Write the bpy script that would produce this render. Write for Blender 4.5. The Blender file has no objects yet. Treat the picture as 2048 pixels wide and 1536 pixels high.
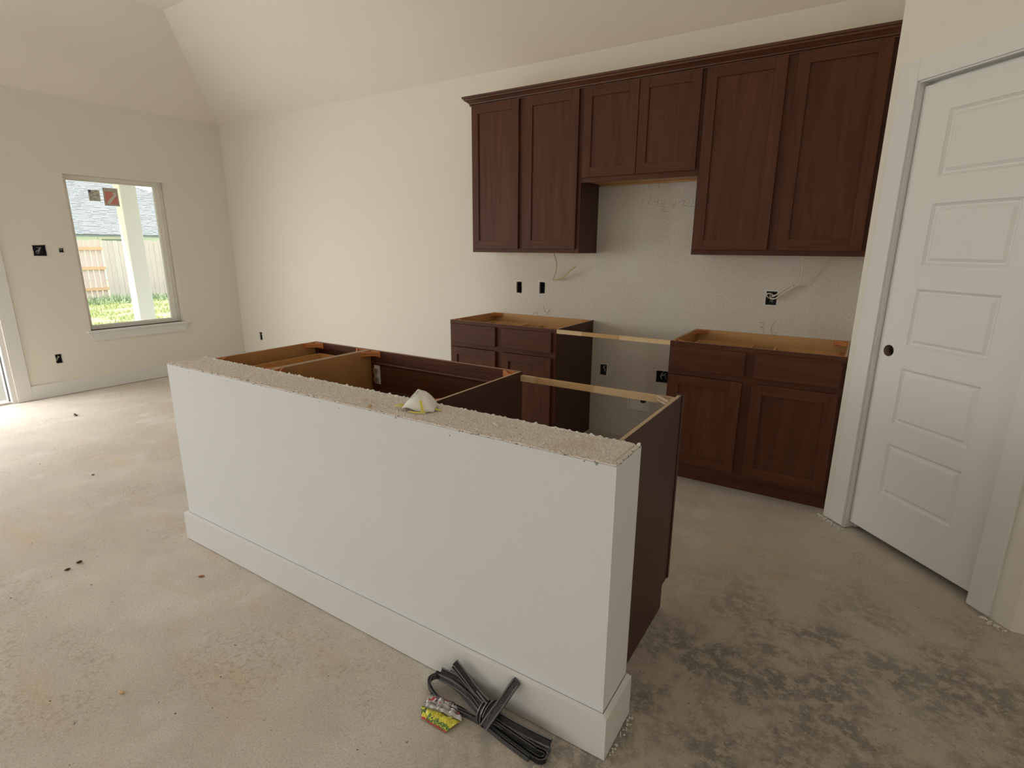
import bpy, bmesh, math, random
from mathutils import Vector, Matrix, noise
random.seed(4)
scene = bpy.context.scene
COL = scene.collection
V = Vector

# ------------------------------------------------------------------ camera
cam_d = bpy.data.cameras.new('camera')
cam = bpy.data.objects.new('camera', cam_d); COL.objects.link(cam)
F_ = V((-0.52209462, 0.81654372, -0.24632005)); R_ = V((0.8416973, 0.53991883, 0.00577171)); U_ = V((-0.13770569, 0.20431354, 0.96917136))
cam.matrix_world = Matrix(((R_.x, U_.x, -F_.x, -0.0482), (R_.y, U_.y, -F_.y, -3.8018), (R_.z, U_.z, -F_.z, 1.4078), (0, 0, 0, 1)))
cam_d.sensor_width = 36; cam_d.lens = 19.068; cam_d.shift_y = 0.0011; cam_d.shift_x = 0.00015
cam_d.clip_start = 0.05; cam_d.clip_end = 300
scene.camera = cam

# ------------------------------------------------------------------ light
scene.view_settings.view_transform = 'Standard'; scene.view_settings.look = 'None'
scene.view_settings.gamma = 1; scene.view_settings.use_curve_mapping = False
scene.view_settings.exposure = 0.0
w = bpy.data.worlds.new('world'); scene.world = w; w.use_nodes = True
nt = w.node_tree; nt.nodes.clear()
sky = nt.nodes.new('ShaderNodeTexSky'); sky.sky_type = 'NISHITA'; sky.sun_disc = False
sky.sun_elevation = math.radians(52); sky.sun_rotation = math.radians(150); sky.air_density = 1.0; sky.dust_density = 2.5
bg = nt.nodes.new('ShaderNodeBackground'); bg.inputs['Strength'].default_value = 0.52
wo = nt.nodes.new('ShaderNodeOutputWorld')
bw = nt.nodes.new('ShaderNodeRGBToBW'); mxs = nt.nodes.new('ShaderNodeMix'); mxs.data_type = 'RGBA'; mxs.inputs[0].default_value = .7
tint = nt.nodes.new('ShaderNodeMix'); tint.data_type = 'RGBA'; tint.blend_type = 'MULTIPLY'; tint.inputs[0].default_value = 1; tint.inputs[7].default_value = (1, .985, .955, 1)
nt.links.new(sky.outputs[0], bw.inputs[0]); nt.links.new(sky.outputs[0], mxs.inputs[6]); nt.links.new(bw.outputs[0], mxs.inputs[7])
nt.links.new(mxs.outputs[2], tint.inputs[6]); nt.links.new(tint.outputs[2], bg.inputs[0]); nt.links.new(bg.outputs[0], wo.inputs[0])
sun_d = bpy.data.lights.new('sun', 'SUN'); sun_d.energy = 4.6; sun_d.angle = math.radians(1.0); sun_d.color = (1, .95, .86)
sun = bpy.data.objects.new('sun', sun_d); COL.objects.link(sun)
sun.rotation_euler = V((0.25, 0.62, -1.15)).to_track_quat('-Z', 'Y').to_euler()

def area(name, loc, direction, sx, sy, power, color):
    l = bpy.data.lights.new(name, 'AREA'); l.shape = 'RECTANGLE'; l.size = sx; l.size_y = sy; l.energy = power; l.color = color
    o = bpy.data.objects.new(name, l); COL.objects.link(o); o.location = loc
    o.rotation_euler = V(direction).to_track_quat('-Z', 'Y').to_euler()
    return o
DAY = (1.0, 0.99, 0.965)
area('daylight_patio_door', (-6.50, -2.86, 1.05), (1, 0, -.30), 0.72, 1.9, 58, DAY)
area('daylight_left_windows', (-6.34, -5.3, 1.45), (1, 0, -.15), 3.2, 1.5, 51, DAY)
area('daylight_rear_windows', (-4.6, -8.30, 1.45), (0, 1, -.1), 2.2, 1.5, 18, DAY)
area('added_right_fill', (2.12, -6.4, 1.5), (-1, 0, 0), 1.6, 1.4, 29, DAY)  # added fill lamp on the unseen right side, brightens the left wall

scene.cycles.max_bounces = 10; scene.cycles.diffuse_bounces = 7; scene.cycles.transparent_max_bounces = 12
scene.cycles.use_denoising = True
scene.cycles.sample_clamp_indirect = 6

# ------------------------------------------------------------------ materials
def mat(name, color, rough=0.6, spec=0.4, metal=0.0):
    m = bpy.data.materials.new(name); m.use_nodes = True
    b = m.node_tree.nodes['Principled BSDF']
    b.inputs['Base Color'].default_value = (*color, 1); b.inputs['Roughness'].default_value = rough
    b.inputs['Specular IOR Level'].default_value = spec; b.inputs['Metallic'].default_value = metal
    return m
def N(m, t, **kw):
    n = m.node_tree.nodes.new(t)
    for k, v in kw.items():
        if k in n.inputs: n.inputs[k].default_value = v
        else: setattr(n, k, v)
    return n
def L(m, a, b): m.node_tree.links.new(a, b)
def B(m): return m.node_tree.nodes['Principled BSDF']
def coords(m, scale=(1, 1, 1)):
    g = N(m, 'ShaderNodeNewGeometry'); mp = N(m, 'ShaderNodeMapping'); mp.inputs['Scale'].default_value = scale
    L(m, g.outputs['Position'], mp.inputs['Vector']); return mp.outputs['Vector']
def noise_n(m, vec, scale, detail=3, rough=.55, dist=0.0):
    n = N(m, 'ShaderNodeTexNoise'); n.inputs['Scale'].default_value = scale; n.inputs['Detail'].default_value = detail
    n.inputs['Roughness'].default_value = rough; n.inputs['Distortion'].default_value = dist
    L(m, vec, n.inputs['Vector']); return n.outputs['Fac']
def ramp(m, fac, stops):
    r = N(m, 'ShaderNodeValToRGB'); e = r.color_ramp.elements
    while len(e) < len(stops): e.new(0.5)
    for el, (p, c) in zip(e, stops):
        el.position = p; el.color = (*c, 1) if len(c) == 3 else c
    L(m, fac, r.inputs['Fac']); return r.outputs['Color']
def mix(m, fac, a, b, mode='MIX'):
    n = N(m, 'ShaderNodeMix'); n.data_type = 'RGBA'; n.blend_type = mode
    for s, v in ((0, fac), (6, a), (7, b)):
        if hasattr(v, 'is_output'): L(m, v, n.inputs[s])
        elif s == 0: n.inputs[0].default_value = v
        else: n.inputs[s].default_value = (*v, 1)
    return n.outputs[2]
def bump(m, h, strength=.2, dist=.002):
    n = N(m, 'ShaderNodeBump'); n.inputs['Strength'].default_value = strength; n.inputs['Distance'].default_value = dist
    L(m, h, n.inputs['Height']); L(m, n.outputs[0], B(m).inputs['Normal'])
def mathn(m, op, a, b=None, c=None, clamp=False):
    n = N(m, 'ShaderNodeMath'); n.operation = op; n.use_clamp = clamp
    for i, v in enumerate((a, b, c)):
        if v is None: continue
        if hasattr(v, 'is_output'): L(m, v, n.inputs[i])
        else: n.inputs[i].default_value = v
    return n.outputs[0]

def wall_paint(name, color, b=.18):
    m = mat(name, color, .85, .25)
    v = coords(m)
    f = noise_n(m, v, 1.3, 3)
    c = mix(m, f, tuple(x * .96 for x in color), tuple(min(1, x * 1.03) for x in color))
    L(m, c, B(m).inputs['Base Color'])
    bump(m, noise_n(m, v, 170, 2, .6), b, .002)
    return m
M = {}
M['wall'] = wall_paint('wall_paint', (.77, .735, .665))
M['ceiling'] = wall_paint('ceiling_paint', (.80, .76, .69), .25)
M['island_wall'] = wall_paint('island_wall_paint', (.745, .752, .765), .65)
M['trim'] = mat('white_trim', (.735, .73, .72), .45, .35)
M['door'] = mat('door_paint', (.75, .742, .722), .5, .3)
M['vinyl'] = mat('white_vinyl', (.80, .79, .74), .35, .5)

# kitchen wall: same paint, darker and mottled below and between the cabinets
m = M['wall_back'] = mat('kitchen_wall_paint', (.74, .68, .6), .85, .25)
v = coords(m)
sep = N(m, 'ShaderNodeSeparateXYZ'); L(m, v, sep.inputs[0])
fx = N(m, 'ShaderNodeMapRange'); fx.inputs[1].default_value = -2.9; fx.inputs[2].default_value = -2.2; L(m, sep.outputs[0], fx.inputs[0])
fz = N(m, 'ShaderNodeMapRange'); fz.inputs[1].default_value = 1.45; fz.inputs[2].default_value = 1.2; L(m, sep.outputs[2], fz.inputs[0])
f2 = N(m, 'ShaderNodeMapRange'); f2.inputs[1].default_value = -1.85; f2.inputs[2].default_value = -1.72; L(m, sep.outputs[0], f2.inputs[0])
fk = mathn(m, 'MULTIPLY', fx.outputs[0], mathn(m, 'MAXIMUM', fz.outputs[0], mathn(m, 'MULTIPLY', f2.outputs[0], mathn(m, 'LESS_THAN', sep.outputs[2], 1.86))))
mott = noise_n(m, v, 75, 3, .7)
mott2 = noise_n(m, v, 3.0, 3, .6)
mott_col = mix(m, ramp(m, mott, [(.38, (0, 0, 0)), (.62, (1, 1, 1))]), (.55, .50, .44), (.66, .60, .53))
mott_col = mix(m, ramp(m, mott2, [(.35, (0, 0, 0)), (.65, (.6, .6, .6))]), mott_col, (.62, .60, .55))
L(m, mix(m, fk, (.77, .735, .665), mott_col), B(m).inputs['Base Color'])
bump(m, noise_n(m, v, 150, 2, .6), .25, .002)

# concrete slab with drywall dust
m = M['floor'] = mat('dusty_concrete', (.5, .45, .4), .8, .3)
v = coords(m)
sep = N(m, 'ShaderNodeSeparateXYZ'); L(m, v, sep.inputs[0])
n1 = noise_n(m, v, 1.1, 6, .62, .3); n2 = noise_n(m, v, 3.7, 8, .68, .4); n3 = noise_n(m, v, 22, 6, .7); n4 = noise_n(m, v, 160, 3, .7)
dust = mix(m, ramp(m, n1, [(.35, (0, 0, 0)), (.65, (1, 1, 1))]), (.55, .485, .415), (.64, .595, .53))
dust = mix(m, ramp(m, n2, [(.40, (0, 0, 0)), (.72, (.8, .8, .8))]), dust, (.49, .45, .395))
v4 = coords(m, (1.0, 3.0, 1)); ochre = noise_n(m, v4, 1.6, 5, .65)
dust = mix(m, ramp(m, ochre, [(.56, (0, 0, 0)), (.72, (.6, .6, .6))]), dust, (.60, .44, .28))
bare = mix(m, ramp(m, n2, [(.45, (0, 0, 0)), (.60, (1, 1, 1))]), (.235, .218, .197), (.50, .44, .37))
bare = mix(m, ramp(m, n3, [(.48, (0, 0, 0)), (.56, (.7, .7, .7))]), bare, (.53, .46, .385))
bare = mix(m, ramp(m, n1, [(.52, (0, 0, 0)), (.70, (.65, .65, .65))]), bare, (.50, .48, .44))
gr = noise_n(m, v, 48, 5, .8); zone = ramp(m, noise_n(m, v, 1.9, 4, .6), [(.50, (0, 0, 0)), (.60, (1, 1, 1))])
gm = mathn(m, 'MULTIPLY', zone, ramp(m, gr, [(.50, (0, 0, 0)), (.58, (.75, .75, .75))]))
dust = mix(m, gm, dust, (.42, .34, .265))
pk = noise_n(m, coords(m, (1.6, 1, 1)), 2.6, 3, .6)
dust = mix(m, ramp(m, pk, [(.55, (0, 0, 0)), (.70, (.7, .7, .7))]), dust, (.66, .63, .58))
# dust lies thin inside the kitchen work area
vm = N(m, 'ShaderNodeVectorMath'); vm.operation = 'DISTANCE'; vm.inputs[1].default_value = (.22, -2.15, 0)
mp2 = N(m, 'ShaderNodeMapping'); mp2.inputs['Scale'].default_value = (1, .8, 1); L(m, v, mp2.inputs[0]); L(m, mp2.outputs[0], vm.inputs[0])
dd = mathn(m, 'ADD', vm.outputs['Value'], mathn(m, 'MULTIPLY', mathn(m, 'SUBTRACT', n2, .5), .9))
mr = N(m, 'ShaderNodeMapRange'); mr.inputs[1].default_value = .72; mr.inputs[2].default_value = 1.30; L(m, dd, mr.inputs[0])
colr = mix(m, mr.outputs[0], bare, dust)
spk = noise_n(m, v, 46, 2, .5)
colr = mix(m, ramp(m, spk, [(.735, (0, 0, 0)), (.76, (.8, .8, .8))]), colr, (.14, .11, .085))
colr = mix(m, ramp(m, n4, [(.34, (.6, .6, .6)), (.50, (0, 0, 0))]), colr, (.33, .29, .25))
n5 = noise_n(m, v, 85, 4, .75)
colr = mix(m, ramp(m, n5, [(.56, (0, 0, 0)), (.70, (.55, .55, .55))]), colr, (.74, .69, .62))
L(m, colr, B(m).inputs['Base Color'])
bump(m, mathn(m, 'ADD', n4, mathn(m, 'MULTIPLY', n3, .6)), .35, .003)

def wood(name, c1, c2, axis='z', rough=.42, spec=.4, sc=9.0, coat=0.0):
    m = mat(name, c1, rough, spec)
    s = {'z': (9, 9, .6), 'x': (.6, 9, 9), 'y': (9, .6, 9)}[axis]
    v = coords(m, s)
    oi = N(m, 'ShaderNodeObjectInfo'); add = N(m, 'ShaderNodeVectorMath'); add.operation = 'ADD'
    sc_ = N(m, 'ShaderNodeVectorMath'); sc_.operation = 'SCALE'; sc_.inputs['Scale'].default_value = 13
    cmb = N(m, 'ShaderNodeCombineXYZ')
    for i in range(3): L(m, oi.outputs['Random'], cmb.inputs[i])
    L(m, cmb.outputs[0], sc_.inputs[0]); L(m, sc_.outputs[0], add.inputs[1]); L(m, v, add.inputs[0])
    f = noise_n(m, add.outputs[0], 2.2, 6, .6, 1.2)
    g = noise_n(m, add.outputs[0], 14, 3, .6)
    c = mix(m, ramp(m, f, [(.3, (0, 0, 0)), (.7, (1, 1, 1))]), c1, c2)
    c = mix(m, mathn(m, 'MULTIPLY', g, .22), c, tuple(x * .62 for x in c1))
    c = mix(m, mathn(m, 'MULTIPLY', oi.outputs['Random'], .3), c, tuple(x * .8 for x in c1))
    L(m, c, B(m).inputs['Base Color']); B(m).inputs['Coat Weight'].default_value = coat; B(m).inputs['Coat Roughness'].default_value = .35
    bump(m, g, .06, .001)
    return m
CH1, CH2 = (.074, .025, .012), (.128, .048, .024)
M['cherry'] = wood('cherry_stained_wood', CH1, CH2, 'z', .48, .2)
M['cherry_x'] = wood('cherry_stained_wood_horizontal', CH1, CH2, 'x', .48, .2)
M['cherry_side'] = wood('cherry_side_panel', (.056, .020, .012), (.072, .027, .017), 'z', .45, .35, coat=.05)
M['ply'] = wood('tan_plywood', (.45, .235, .085), (.54, .29, .115), 'z', .5)
M['ply_x'] = wood('tan_plywood_horizontal', (.55, .31, .12), (.64, .38, .16), 'x', .5)
M['crown'] = wood('cherry_crown_wood', CH1, CH2, 'x', .33, .45)
M['raw_edge'] = wood('raw_frame_edge', (.34, .20, .14), (.42, .26, .18), 'x', .6, .2)
M['edge'] = wood('pale_plywood_edge', (.55, .40, .27), (.66, .50, .34), 'y', .7)
M['pine'] = wood('pine_strip_wood', (.66, .47, .27), (.74, .56, .34), 'x', .6)
M['pine_dark'] = wood('darker_pine_strip_wood', (.55, .34, .15), (.62, .41, .2), 'x', .6)
M['block'] = mat('orange_corner_block', (.56, .21, .06), .5)
M['metal'] = mat('zinc_metal', (.6, .6, .58), .35, .5, 1.0)
M['black'] = mat('dark_box_plastic', (.02, .022, .03), .5)
M['ink'] = mat('pencil_graphite', (.28, .27, .26), .6)
M['nm'] = mat('cream_cable_jacket', (.55, .44, .24), .5)
M['nmw'] = mat('white_cable_jacket', (.66, .62, .55), .5)
M['plaster'] = mat('torn_drywall_edge', (.70, .68, .63), .9)
m = M['rubble'] = mat('rough_dusty_board', (.6, .52, .45), .95, .15)
v = coords(m); a_ = noise_n(m, v, 210, 3, .75); b_ = noise_n(m, v, 5, 5, .65); c_ = noise_n(m, v, 95, 3, .7)
cc = mix(m, ramp(m, a_, [(.34, (0, 0, 0)), (.62, (1, 1, 1))]), (.62, .55, .50), (.93, .88, .83))
cc = mix(m, ramp(m, b_, [(.55, (0, 0, 0)), (.75, (.55, .55, .55))]), cc, (.55, .42, .26))
cc = mix(m, ramp(m, c_, [(.70, (0, 0, 0)), (.75, (.8, .8, .8))]), cc, (.30, .25, .23))
sp_ = N(m, 'ShaderNodeSeparateXYZ'); L(m, v, sp_.inputs[0])
e1 = mathn(m, 'GREATER_THAN', mathn(m, 'ADD', sp_.outputs[1], mathn(m, 'MULTIPLY', c_, .012)), -2.4385)
cc = mix(m, e1, cc, (.80, .78, .75))
L(m, cc, B(m).inputs['Base Color']); bump(m, a_, .8, .004)
m = M['rubber'] = mat('black_foam_rubber', (.022, .022, .023), .42, .5)
v = coords(m); L(m, ramp(m, noise_n(m, v, 260, 3, .7), [(.48, (.008, .008, .009)), (.75, (.07, .07, .07))]), B(m).inputs['Base Color'])
M['rubber_lip'] = mat('grey_strip_lip', (.14, .14, .145), .35, .5)
M['grey_strip'] = M['rubber_grey'] = mat('grey_foam_rubber', (.13, .13, .135), .5, .5)
v = coords(M['rubber_grey']); L(M['rubber_grey'], ramp(M['rubber_grey'], noise_n(M['rubber_grey'], v, 230, 3, .7), [(.38, (.028, .028, .03)), (.68, (.13, .13, .135))]), B(M['rubber_grey']).inputs['Base Color'])
M['mask'] = mat('white_filter_fabric', (.82, .80, .76), .85)
M['yellow'] = mat('yellow_elastic', (.76, .68, .16), .6)
M['foil'] = mat('silver_foil', (.42, .40, .40), .38, .5, .7)
M['wrap_yellow'] = mat('yellow_wrapper_film', (.72, .66, .07), .3, .5)
M['wrap_green'] = mat('green_wrapper_print', (.09, .2, .05), .3, .5)
M['wrap_red'] = mat('red_wrapper_print', (.42, .05, .04), .35, .5)
M['wrap_white'] = mat('white_wrapper_print', (.40, .36, .36), .45, .4)
M['brown'] = mat('brown_wood_scrap', (.075, .032, .018), .8)
M['rust'] = mat('reddish_wood_scrap', (.36, .14, .07), .8)
M['tan'] = mat('tan_wood_scrap', (.62, .40, .22), .8)
M['paper'] = mat('pale_sticker_paper', (.62, .62, .55), .6)
M['paper_dark'] = mat('sticker_print', (.10, .11, .15), .6)
M['red_st'] = mat('red_sticker_paper', (.66, .25, .22), .6)
M['mauve'] = mat('frosted_sticker_border', (.50, .48, .42), .6)
# outdoors
M['stucco'] = mat('cream_column_paint', (.97, .93, .85), .8)
M['gray_stucco'] = mat('pale_blue_siding', (.66, .74, .76), .8)
M['fascia'] = mat('blue_grey_fascia', (.34, .40, .47), .7)
m = M['roof'] = mat('grey_shingles', (.4, .42, .45), .9, .2); v = coords(m)
L(m, mix(m, noise_n(m, v, 9, 3), (.22, .235, .24), (.36, .375, .385)), B(m).inputs['Base Color'])
m = M['picket'] = mat('weathered_cedar', (.5, .43, .38), .9, .1); v = coords(m, (6, 6, 1))
oi = N(m, 'ShaderNodeObjectInfo'); c0 = mix(m, noise_n(m, v, 3, 4, .6), (.50, .45, .42), (.72, .67, .63))
L(m, mix(m, mathn(m, 'MULTIPLY', oi.outputs['Random'], .5), c0, (.50, .42, .38)), B(m).inputs['Base Color'])
M['picket_red'] = mat('reddish_cedar', (.62, .52, .48), .9, .1)
M['rail'] = mat('orange_cedar_rail', (.66, .44, .28), .85, .1)
m = M['grass'] = mat('lawn', (.3, .4, .12), .95, .1); v = coords(m)
g1 = mix(m, ramp(m, noise_n(m, v, 2.2, 5, .7), [(.42, (0, 0, 0)), (.56, (1, 1, 1))]), (.50, .42, .31), (.40, .44, .20))
L(m, mix(m, noise_n(m, v, 30, 4, .7), g1, (.55, .58, .32)), B(m).inputs['Base Color'])
M['blade'] = mat('grass_blades', (.38, .44, .20), .9, .1)
M['weed'] = mat('weed_leaves', (.30, .38, .24), .9, .1)
M['slab'] = mat('patio_concrete', (.80, .77, .72), .9, .2)
M['nglass'] = mat('neighbour_window_glass', (.25, .33, .33), .15, .6)

m = M['glass'] = bpy.data.materials.new('window_glass'); m.use_nodes = True; t = m.node_tree; t.nodes.clear()
o_ = t.nodes.new('ShaderNodeOutputMaterial'); mx = t.nodes.new('ShaderNodeMixShader'); tr = t.nodes.new('ShaderNodeBsdfTransparent')
gl = t.nodes.new('ShaderNodeBsdfGlossy'); gl.inputs['Roughness'].default_value = .02
fr = t.nodes.new('ShaderNodeFresnel'); fr.inputs[0].default_value = 1.45
tr.inputs[0].default_value = (.96, .98, .97, 1)
t.links.new(fr.outputs[0], mx.inputs[0]); t.links.new(tr.outputs[0], mx.inputs[1]); t.links.new(gl.outputs[0], mx.inputs[2]); t.links.new(mx.outputs[0], o_.inputs[0])

# ------------------------------------------------------------------ helpers
def tag(o, label=None, cat=None, group=None, kind=None):
    if label: o['label'] = label
    if cat: o['category'] = cat
    if group: o['group'] = group
    if kind: o['kind'] = kind
    return o
def empty(name, loc, label, cat, group=None):
    o = bpy.data.objects.new(name, None); COL.objects.link(o); o.location = loc; o.empty_display_size = .1
    return tag(o, label, cat, group)
def wloc(p):
    l = V((0, 0, 0))
    while p is not None: l += p.location; p = p.parent
    return l
def obj(name, bm, material, parent=None, bevel=0.0, smooth=False, origin=None):
    me = bpy.data.meshes.new(name)
    off = wloc(parent) if parent is not None else V((0, 0, 0))
    if origin is not None:
        off = V(origin)
    bmesh.ops.translate(bm, verts=bm.verts, vec=-off)
    bmesh.ops.recalc_face_normals(bm, faces=bm.faces)
    bm.to_mesh(me); bm.free()
    for mm in (material if isinstance(material, (list, tuple)) else [material]): me.materials.append(mm)
    if smooth:
        for p in me.polygons: p.use_smooth = True
    o = bpy.data.objects.new(name, me); COL.objects.link(o)
    if origin is not None and parent is None: o.location = origin
    if parent is not None: o.parent = parent
    if bevel:
        md = o.modifiers.new('bevel', 'BEVEL'); md.width = bevel; md.segments = 2; md.limit_method = 'ANGLE'
    return o
def nb(): return bmesh.new()
def box(bm, x0, x1, y0, y1, z0, z1, mi=0):
    vs = [bm.verts.new(p) for p in ((x0, y0, z0), (x1, y0, z0), (x1, y1, z0), (x0, y1, z0), (x0, y0, z1), (x1, y0, z1), (x1, y1, z1), (x0, y1, z1))]
    for f in ((0, 3, 2, 1), (4, 5, 6, 7), (0, 1, 5, 4), (1, 2, 6, 5), (2, 3, 7, 6), (3, 0, 4, 7)):
        bm.faces.new([vs[i] for i in f]).material_index = mi
    return vs
def bx(*a):
    bm = nb(); box(bm, *a); return bm
def xform(bm, mtx): bmesh.ops.transform(bm, matrix=mtx, verts=bm.verts); return bm
def prism(bm, pts, vec, mi=0):
    """closed polygon pts (3D) extruded by vec"""
    vec = V(vec); a = [bm.verts.new(p) for p in pts]; b = [bm.verts.new(V(p) + vec) for p in pts]; n = len(pts)
    bm.faces.new(a).material_index = mi; bm.faces.new(b[::-1]).material_index = mi
    for i in range(n): bm.faces.new((a[i], b[i], b[(i + 1) % n], a[(i + 1) % n])).material_index = mi
    return bm
def tube(bm, pts, r, seg=8, mi=0, cap=True):
    pts = [V(p) for p in pts]; rings = []; up = V((0, 0, 1))
    for i, p in enumerate(pts):
        t = (pts[min(i + 1, len(pts) - 1)] - pts[max(i - 1, 0)]).normalized()
        a = t.cross(up)
        if a.length < .01: a = t.cross(V((1, 0, 0)))
        a.normalize(); b = a.cross(t)
        rings.append([bm.verts.new(p + (a * math.cos(k * math.tau / seg) + b * math.sin(k * math.tau / seg)) * r) for k in range(seg)])
    for q, s in zip(rings, rings[1:]):
        for k in range(seg): bm.faces.new((q[k], q[(k + 1) % seg], s[(k + 1) % seg], s[k])).material_index = mi
    if cap: bm.faces.new(rings[0][::-1]); bm.faces.new(rings[-1])
    return bm
def smoothpath(pts, n=6):
    pts = [V(p) for p in pts]; out = []
    for i in range(len(pts) - 1):
        p0 = pts[max(i - 1, 0)]; p1 = pts[i]; p2 = pts[i + 1]; p3 = pts[min(i + 2, len(pts) - 1)]
        for k in range(n):
            t = k / n
            out.append(.5 * ((2 * p1) + (p2 - p0) * t + (2 * p0 - 5 * p1 + 4 * p2 - p3) * t * t + (3 * p1 - p0 - 3 * p2 + p3) * t ** 3))
    out.append(pts[-1]); return out
def sweep(bm, pts, profile, mis=None, up=V((0, 0, 1))):
    """open or closed 2D profile (side, up) swept along pts"""
    pts = [V(p) for p in pts]; rings = []
    for i, p in enumerate(pts):
        t = (pts[min(i + 1, len(pts) - 1)] - pts[max(i - 1, 0)]).normalized()
        a = t.cross(up).normalized(); b = a.cross(t)
        rings.append([bm.verts.new(p + a * u + b * w_) for u, w_ in profile])
    n = len(profile)
    for q, s in zip(rings, rings[1:]):
        for k in range(n):
            f = bm.faces.new((q[k], q[(k + 1) % n], s[(k + 1) % n], s[k]))
            if mis: f.material_index = mis[k]
    bm.faces.new(rings[0][::-1]); bm.faces.new(rings[-1])
    return bm
def cut(o, cutter_bm):
    me = bpy.data.meshes.new('cutter'); bmesh.ops.recalc_face_normals(cutter_bm, faces=cutter_bm.faces); cutter_bm.to_mesh(me); cutter_bm.free()
    c = bpy.data.objects.new('cutter', me); COL.objects.link(c); c.location = (0, 0, 0)
    if o.parent is not None or o.location.length > 0: c.location = (0, 0, 0)
    bpy.context.view_layer.update()
    md = o.modifiers.new('cut', 'BOOLEAN'); md.object = c; md.operation = 'DIFFERENCE'; md.solver = 'EXACT'
    dg = bpy.context.evaluated_depsgraph_get(); dg.update()
    new = bpy.data.meshes.new_from_object(o.evaluated_get(dg)); o.modifiers.clear(); o.data = new
    bpy.data.objects.remove(c); bpy.data.meshes.remove(me)

# ------------------------------------------------------------------ setting: numbers
XL = -6.418; ZC = 2.7117; ZT = ZC + .70 * .9447; HX = .9447
YR = -8.4; XR = 2.2
XE, YE = -.0669, -.6082
S2 = math.sqrt(.5)
CX, CY = XE + .944 * S2, YE - .944 * S2

# floor
o = obj('floor', bx(XL - .16, XR + .2, YR - .2, .14, -.12, 0), M['floor']); tag(o, kind='structure')
# ceiling: hip vault, back slope + left slope + flat
bm = nb(); th = .08
def slab(pts):
    prism(bm, pts, (0, 0, th))
slab([(XL - .1, .1, ZC - .07), (XL + HX, -HX, ZT), (XR + .1, -HX, ZT), (XR + .1, .1, ZC - .07)]) if False else None
def face_slab(pts, up):
    prism(bm, pts, up)
k_ = .70
face_slab([(XL, 0, ZC), (XL + HX, -HX, ZT), (XR, -HX, ZT), (XR, 0, ZC)], (0, 0, .1))
face_slab([(XL, 0, ZC), (XL, YR, ZC), (XL + HX, YR, ZT), (XL + HX, -HX, ZT)], (0, 0, .1))
face_slab([(XL + HX, -HX, ZT), (XL + HX, YR, ZT), (XR, YR, ZT), (XR, -HX, ZT)], (0, 0, .1))
tag(obj('ceiling', bm, M['ceiling']), kind='structure')

# back wall with cut-outs
wb = tag(obj('wall_back', bx(XL - .16, XR, 0, .14, 0, ZC + .06), M['wall_back']), kind='structure')
def ragged(x0, x1, z0, z1, amp=.005, seed=0, n=5):
    r = random.Random(seed); pts = []
    cs = [(x0, z0), (x1, z0), (x1, z1), (x0, z1)]
    for i in range(4):
        a, b = cs[i], cs[(i + 1) % 4]
        for k in range(n):
            t = k / n; pts.append((a[0] + (b[0] - a[0]) * t + r.uniform(-amp, amp), a[1] + (b[1] - a[1]) * t + r.uniform(-amp, amp)))
    return pts
HB = [  # x0,x1,z0,z1 on the back wall
    ('outlet', -6.072, -6.018, .312, .408), ('outlet', -2.44, -2.385, 1.045, 1.140), ('outlet', -2.226, -2.172, 1.050, 1.145),
    ('outlet', -1.676, -1.618, .458, .545), ('outlet', -1.237, -1.140, .460, .550), ('outlet', -.567, -.500, 1.06, 1.150)]
cb = nb()
for i, (_, x0, x1, z0, z1) in enumerate(HB):
    prism(cb, [(x, -.02, z) for x, z in ragged(x0, x1, z0, z1, .004, i)], (0, .07, 0))
prism(cb, [(x, -.02, z) for x, z in ragged(-1.432, -1.272, .232, .365, .0, 9, 1)], (0, .05, 0))
cut(wb, cb)

# left wall with window and patio door openings, living windows further on
def yz_wall(x0, x1, ys, zs, holes):
    bm = nb()
    ys = sorted(ys); zs = sorted(zs)
    for a, b in zip(ys, ys[1:]):
        for c, d in zip(zs, zs[1:]):
            ym, zm = (a + b) / 2, (c + d) / 2
            if any(h[0] < ym < h[1] and h[2] < zm < h[3] for h in holes): continue
            box(bm, x0, x1, a, b, c, d)
    bmesh.ops.remove_doubles(bm, verts=bm.verts, dist=1e-5)
    seen = {}
    for f in bm.faces: seen.setdefault(tuple(sorted(v_.index for v_ in f.verts)), []).append(f)
    return bm
def clean_internal(bm):
    bm.verts.index_update(); d = {}
    for f in bm.faces: d.setdefault(tuple(sorted(v_.index for v_ in f.verts)), []).append(f)
    kill = [f for fs in d.values() if len(fs) > 1 for f in fs]
    bmesh.ops.delete(bm, geom=kill, context='FACES'); return bm
WY0, WY1, WZ0, WZ1 = -1.5623, -.6692, .584, 2.0455
DY1, DY0, DZ = -2.235, -3.16, 2.08
wl = obj('wall_left', clean_internal(yz_wall(XL - .16, XL, [YR, -6.9, -3.7, DY0, DY1, WY0, WY1, 0], [0, WZ0, .7, 2.0455, DZ, 2.2, ZC + .03],
    [(WY0, WY1, WZ0, WZ1), (DY0, DY1, 0, DZ), (-6.9, -3.7, .7, 2.2)])), M['wall'])
tag(wl, kind='structure')
HL = [(-1.889, -1.787, 1.304, 1.404), (-1.695, -1.655, 1.335, 1.378), (-1.886, -1.832, .308, .398)]
cb = nb()
for i, (y0, y1, z0, z1) in enumerate(HL):
    n_ = 5 if i != 1 else 3
    prism(cb, [(XL + .02, y, z) for y, z in ragged(y0, y1, z0, z1, .005, 20 + i, n_)], (-.07, 0, 0))
cut(wl, cb)
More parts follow.
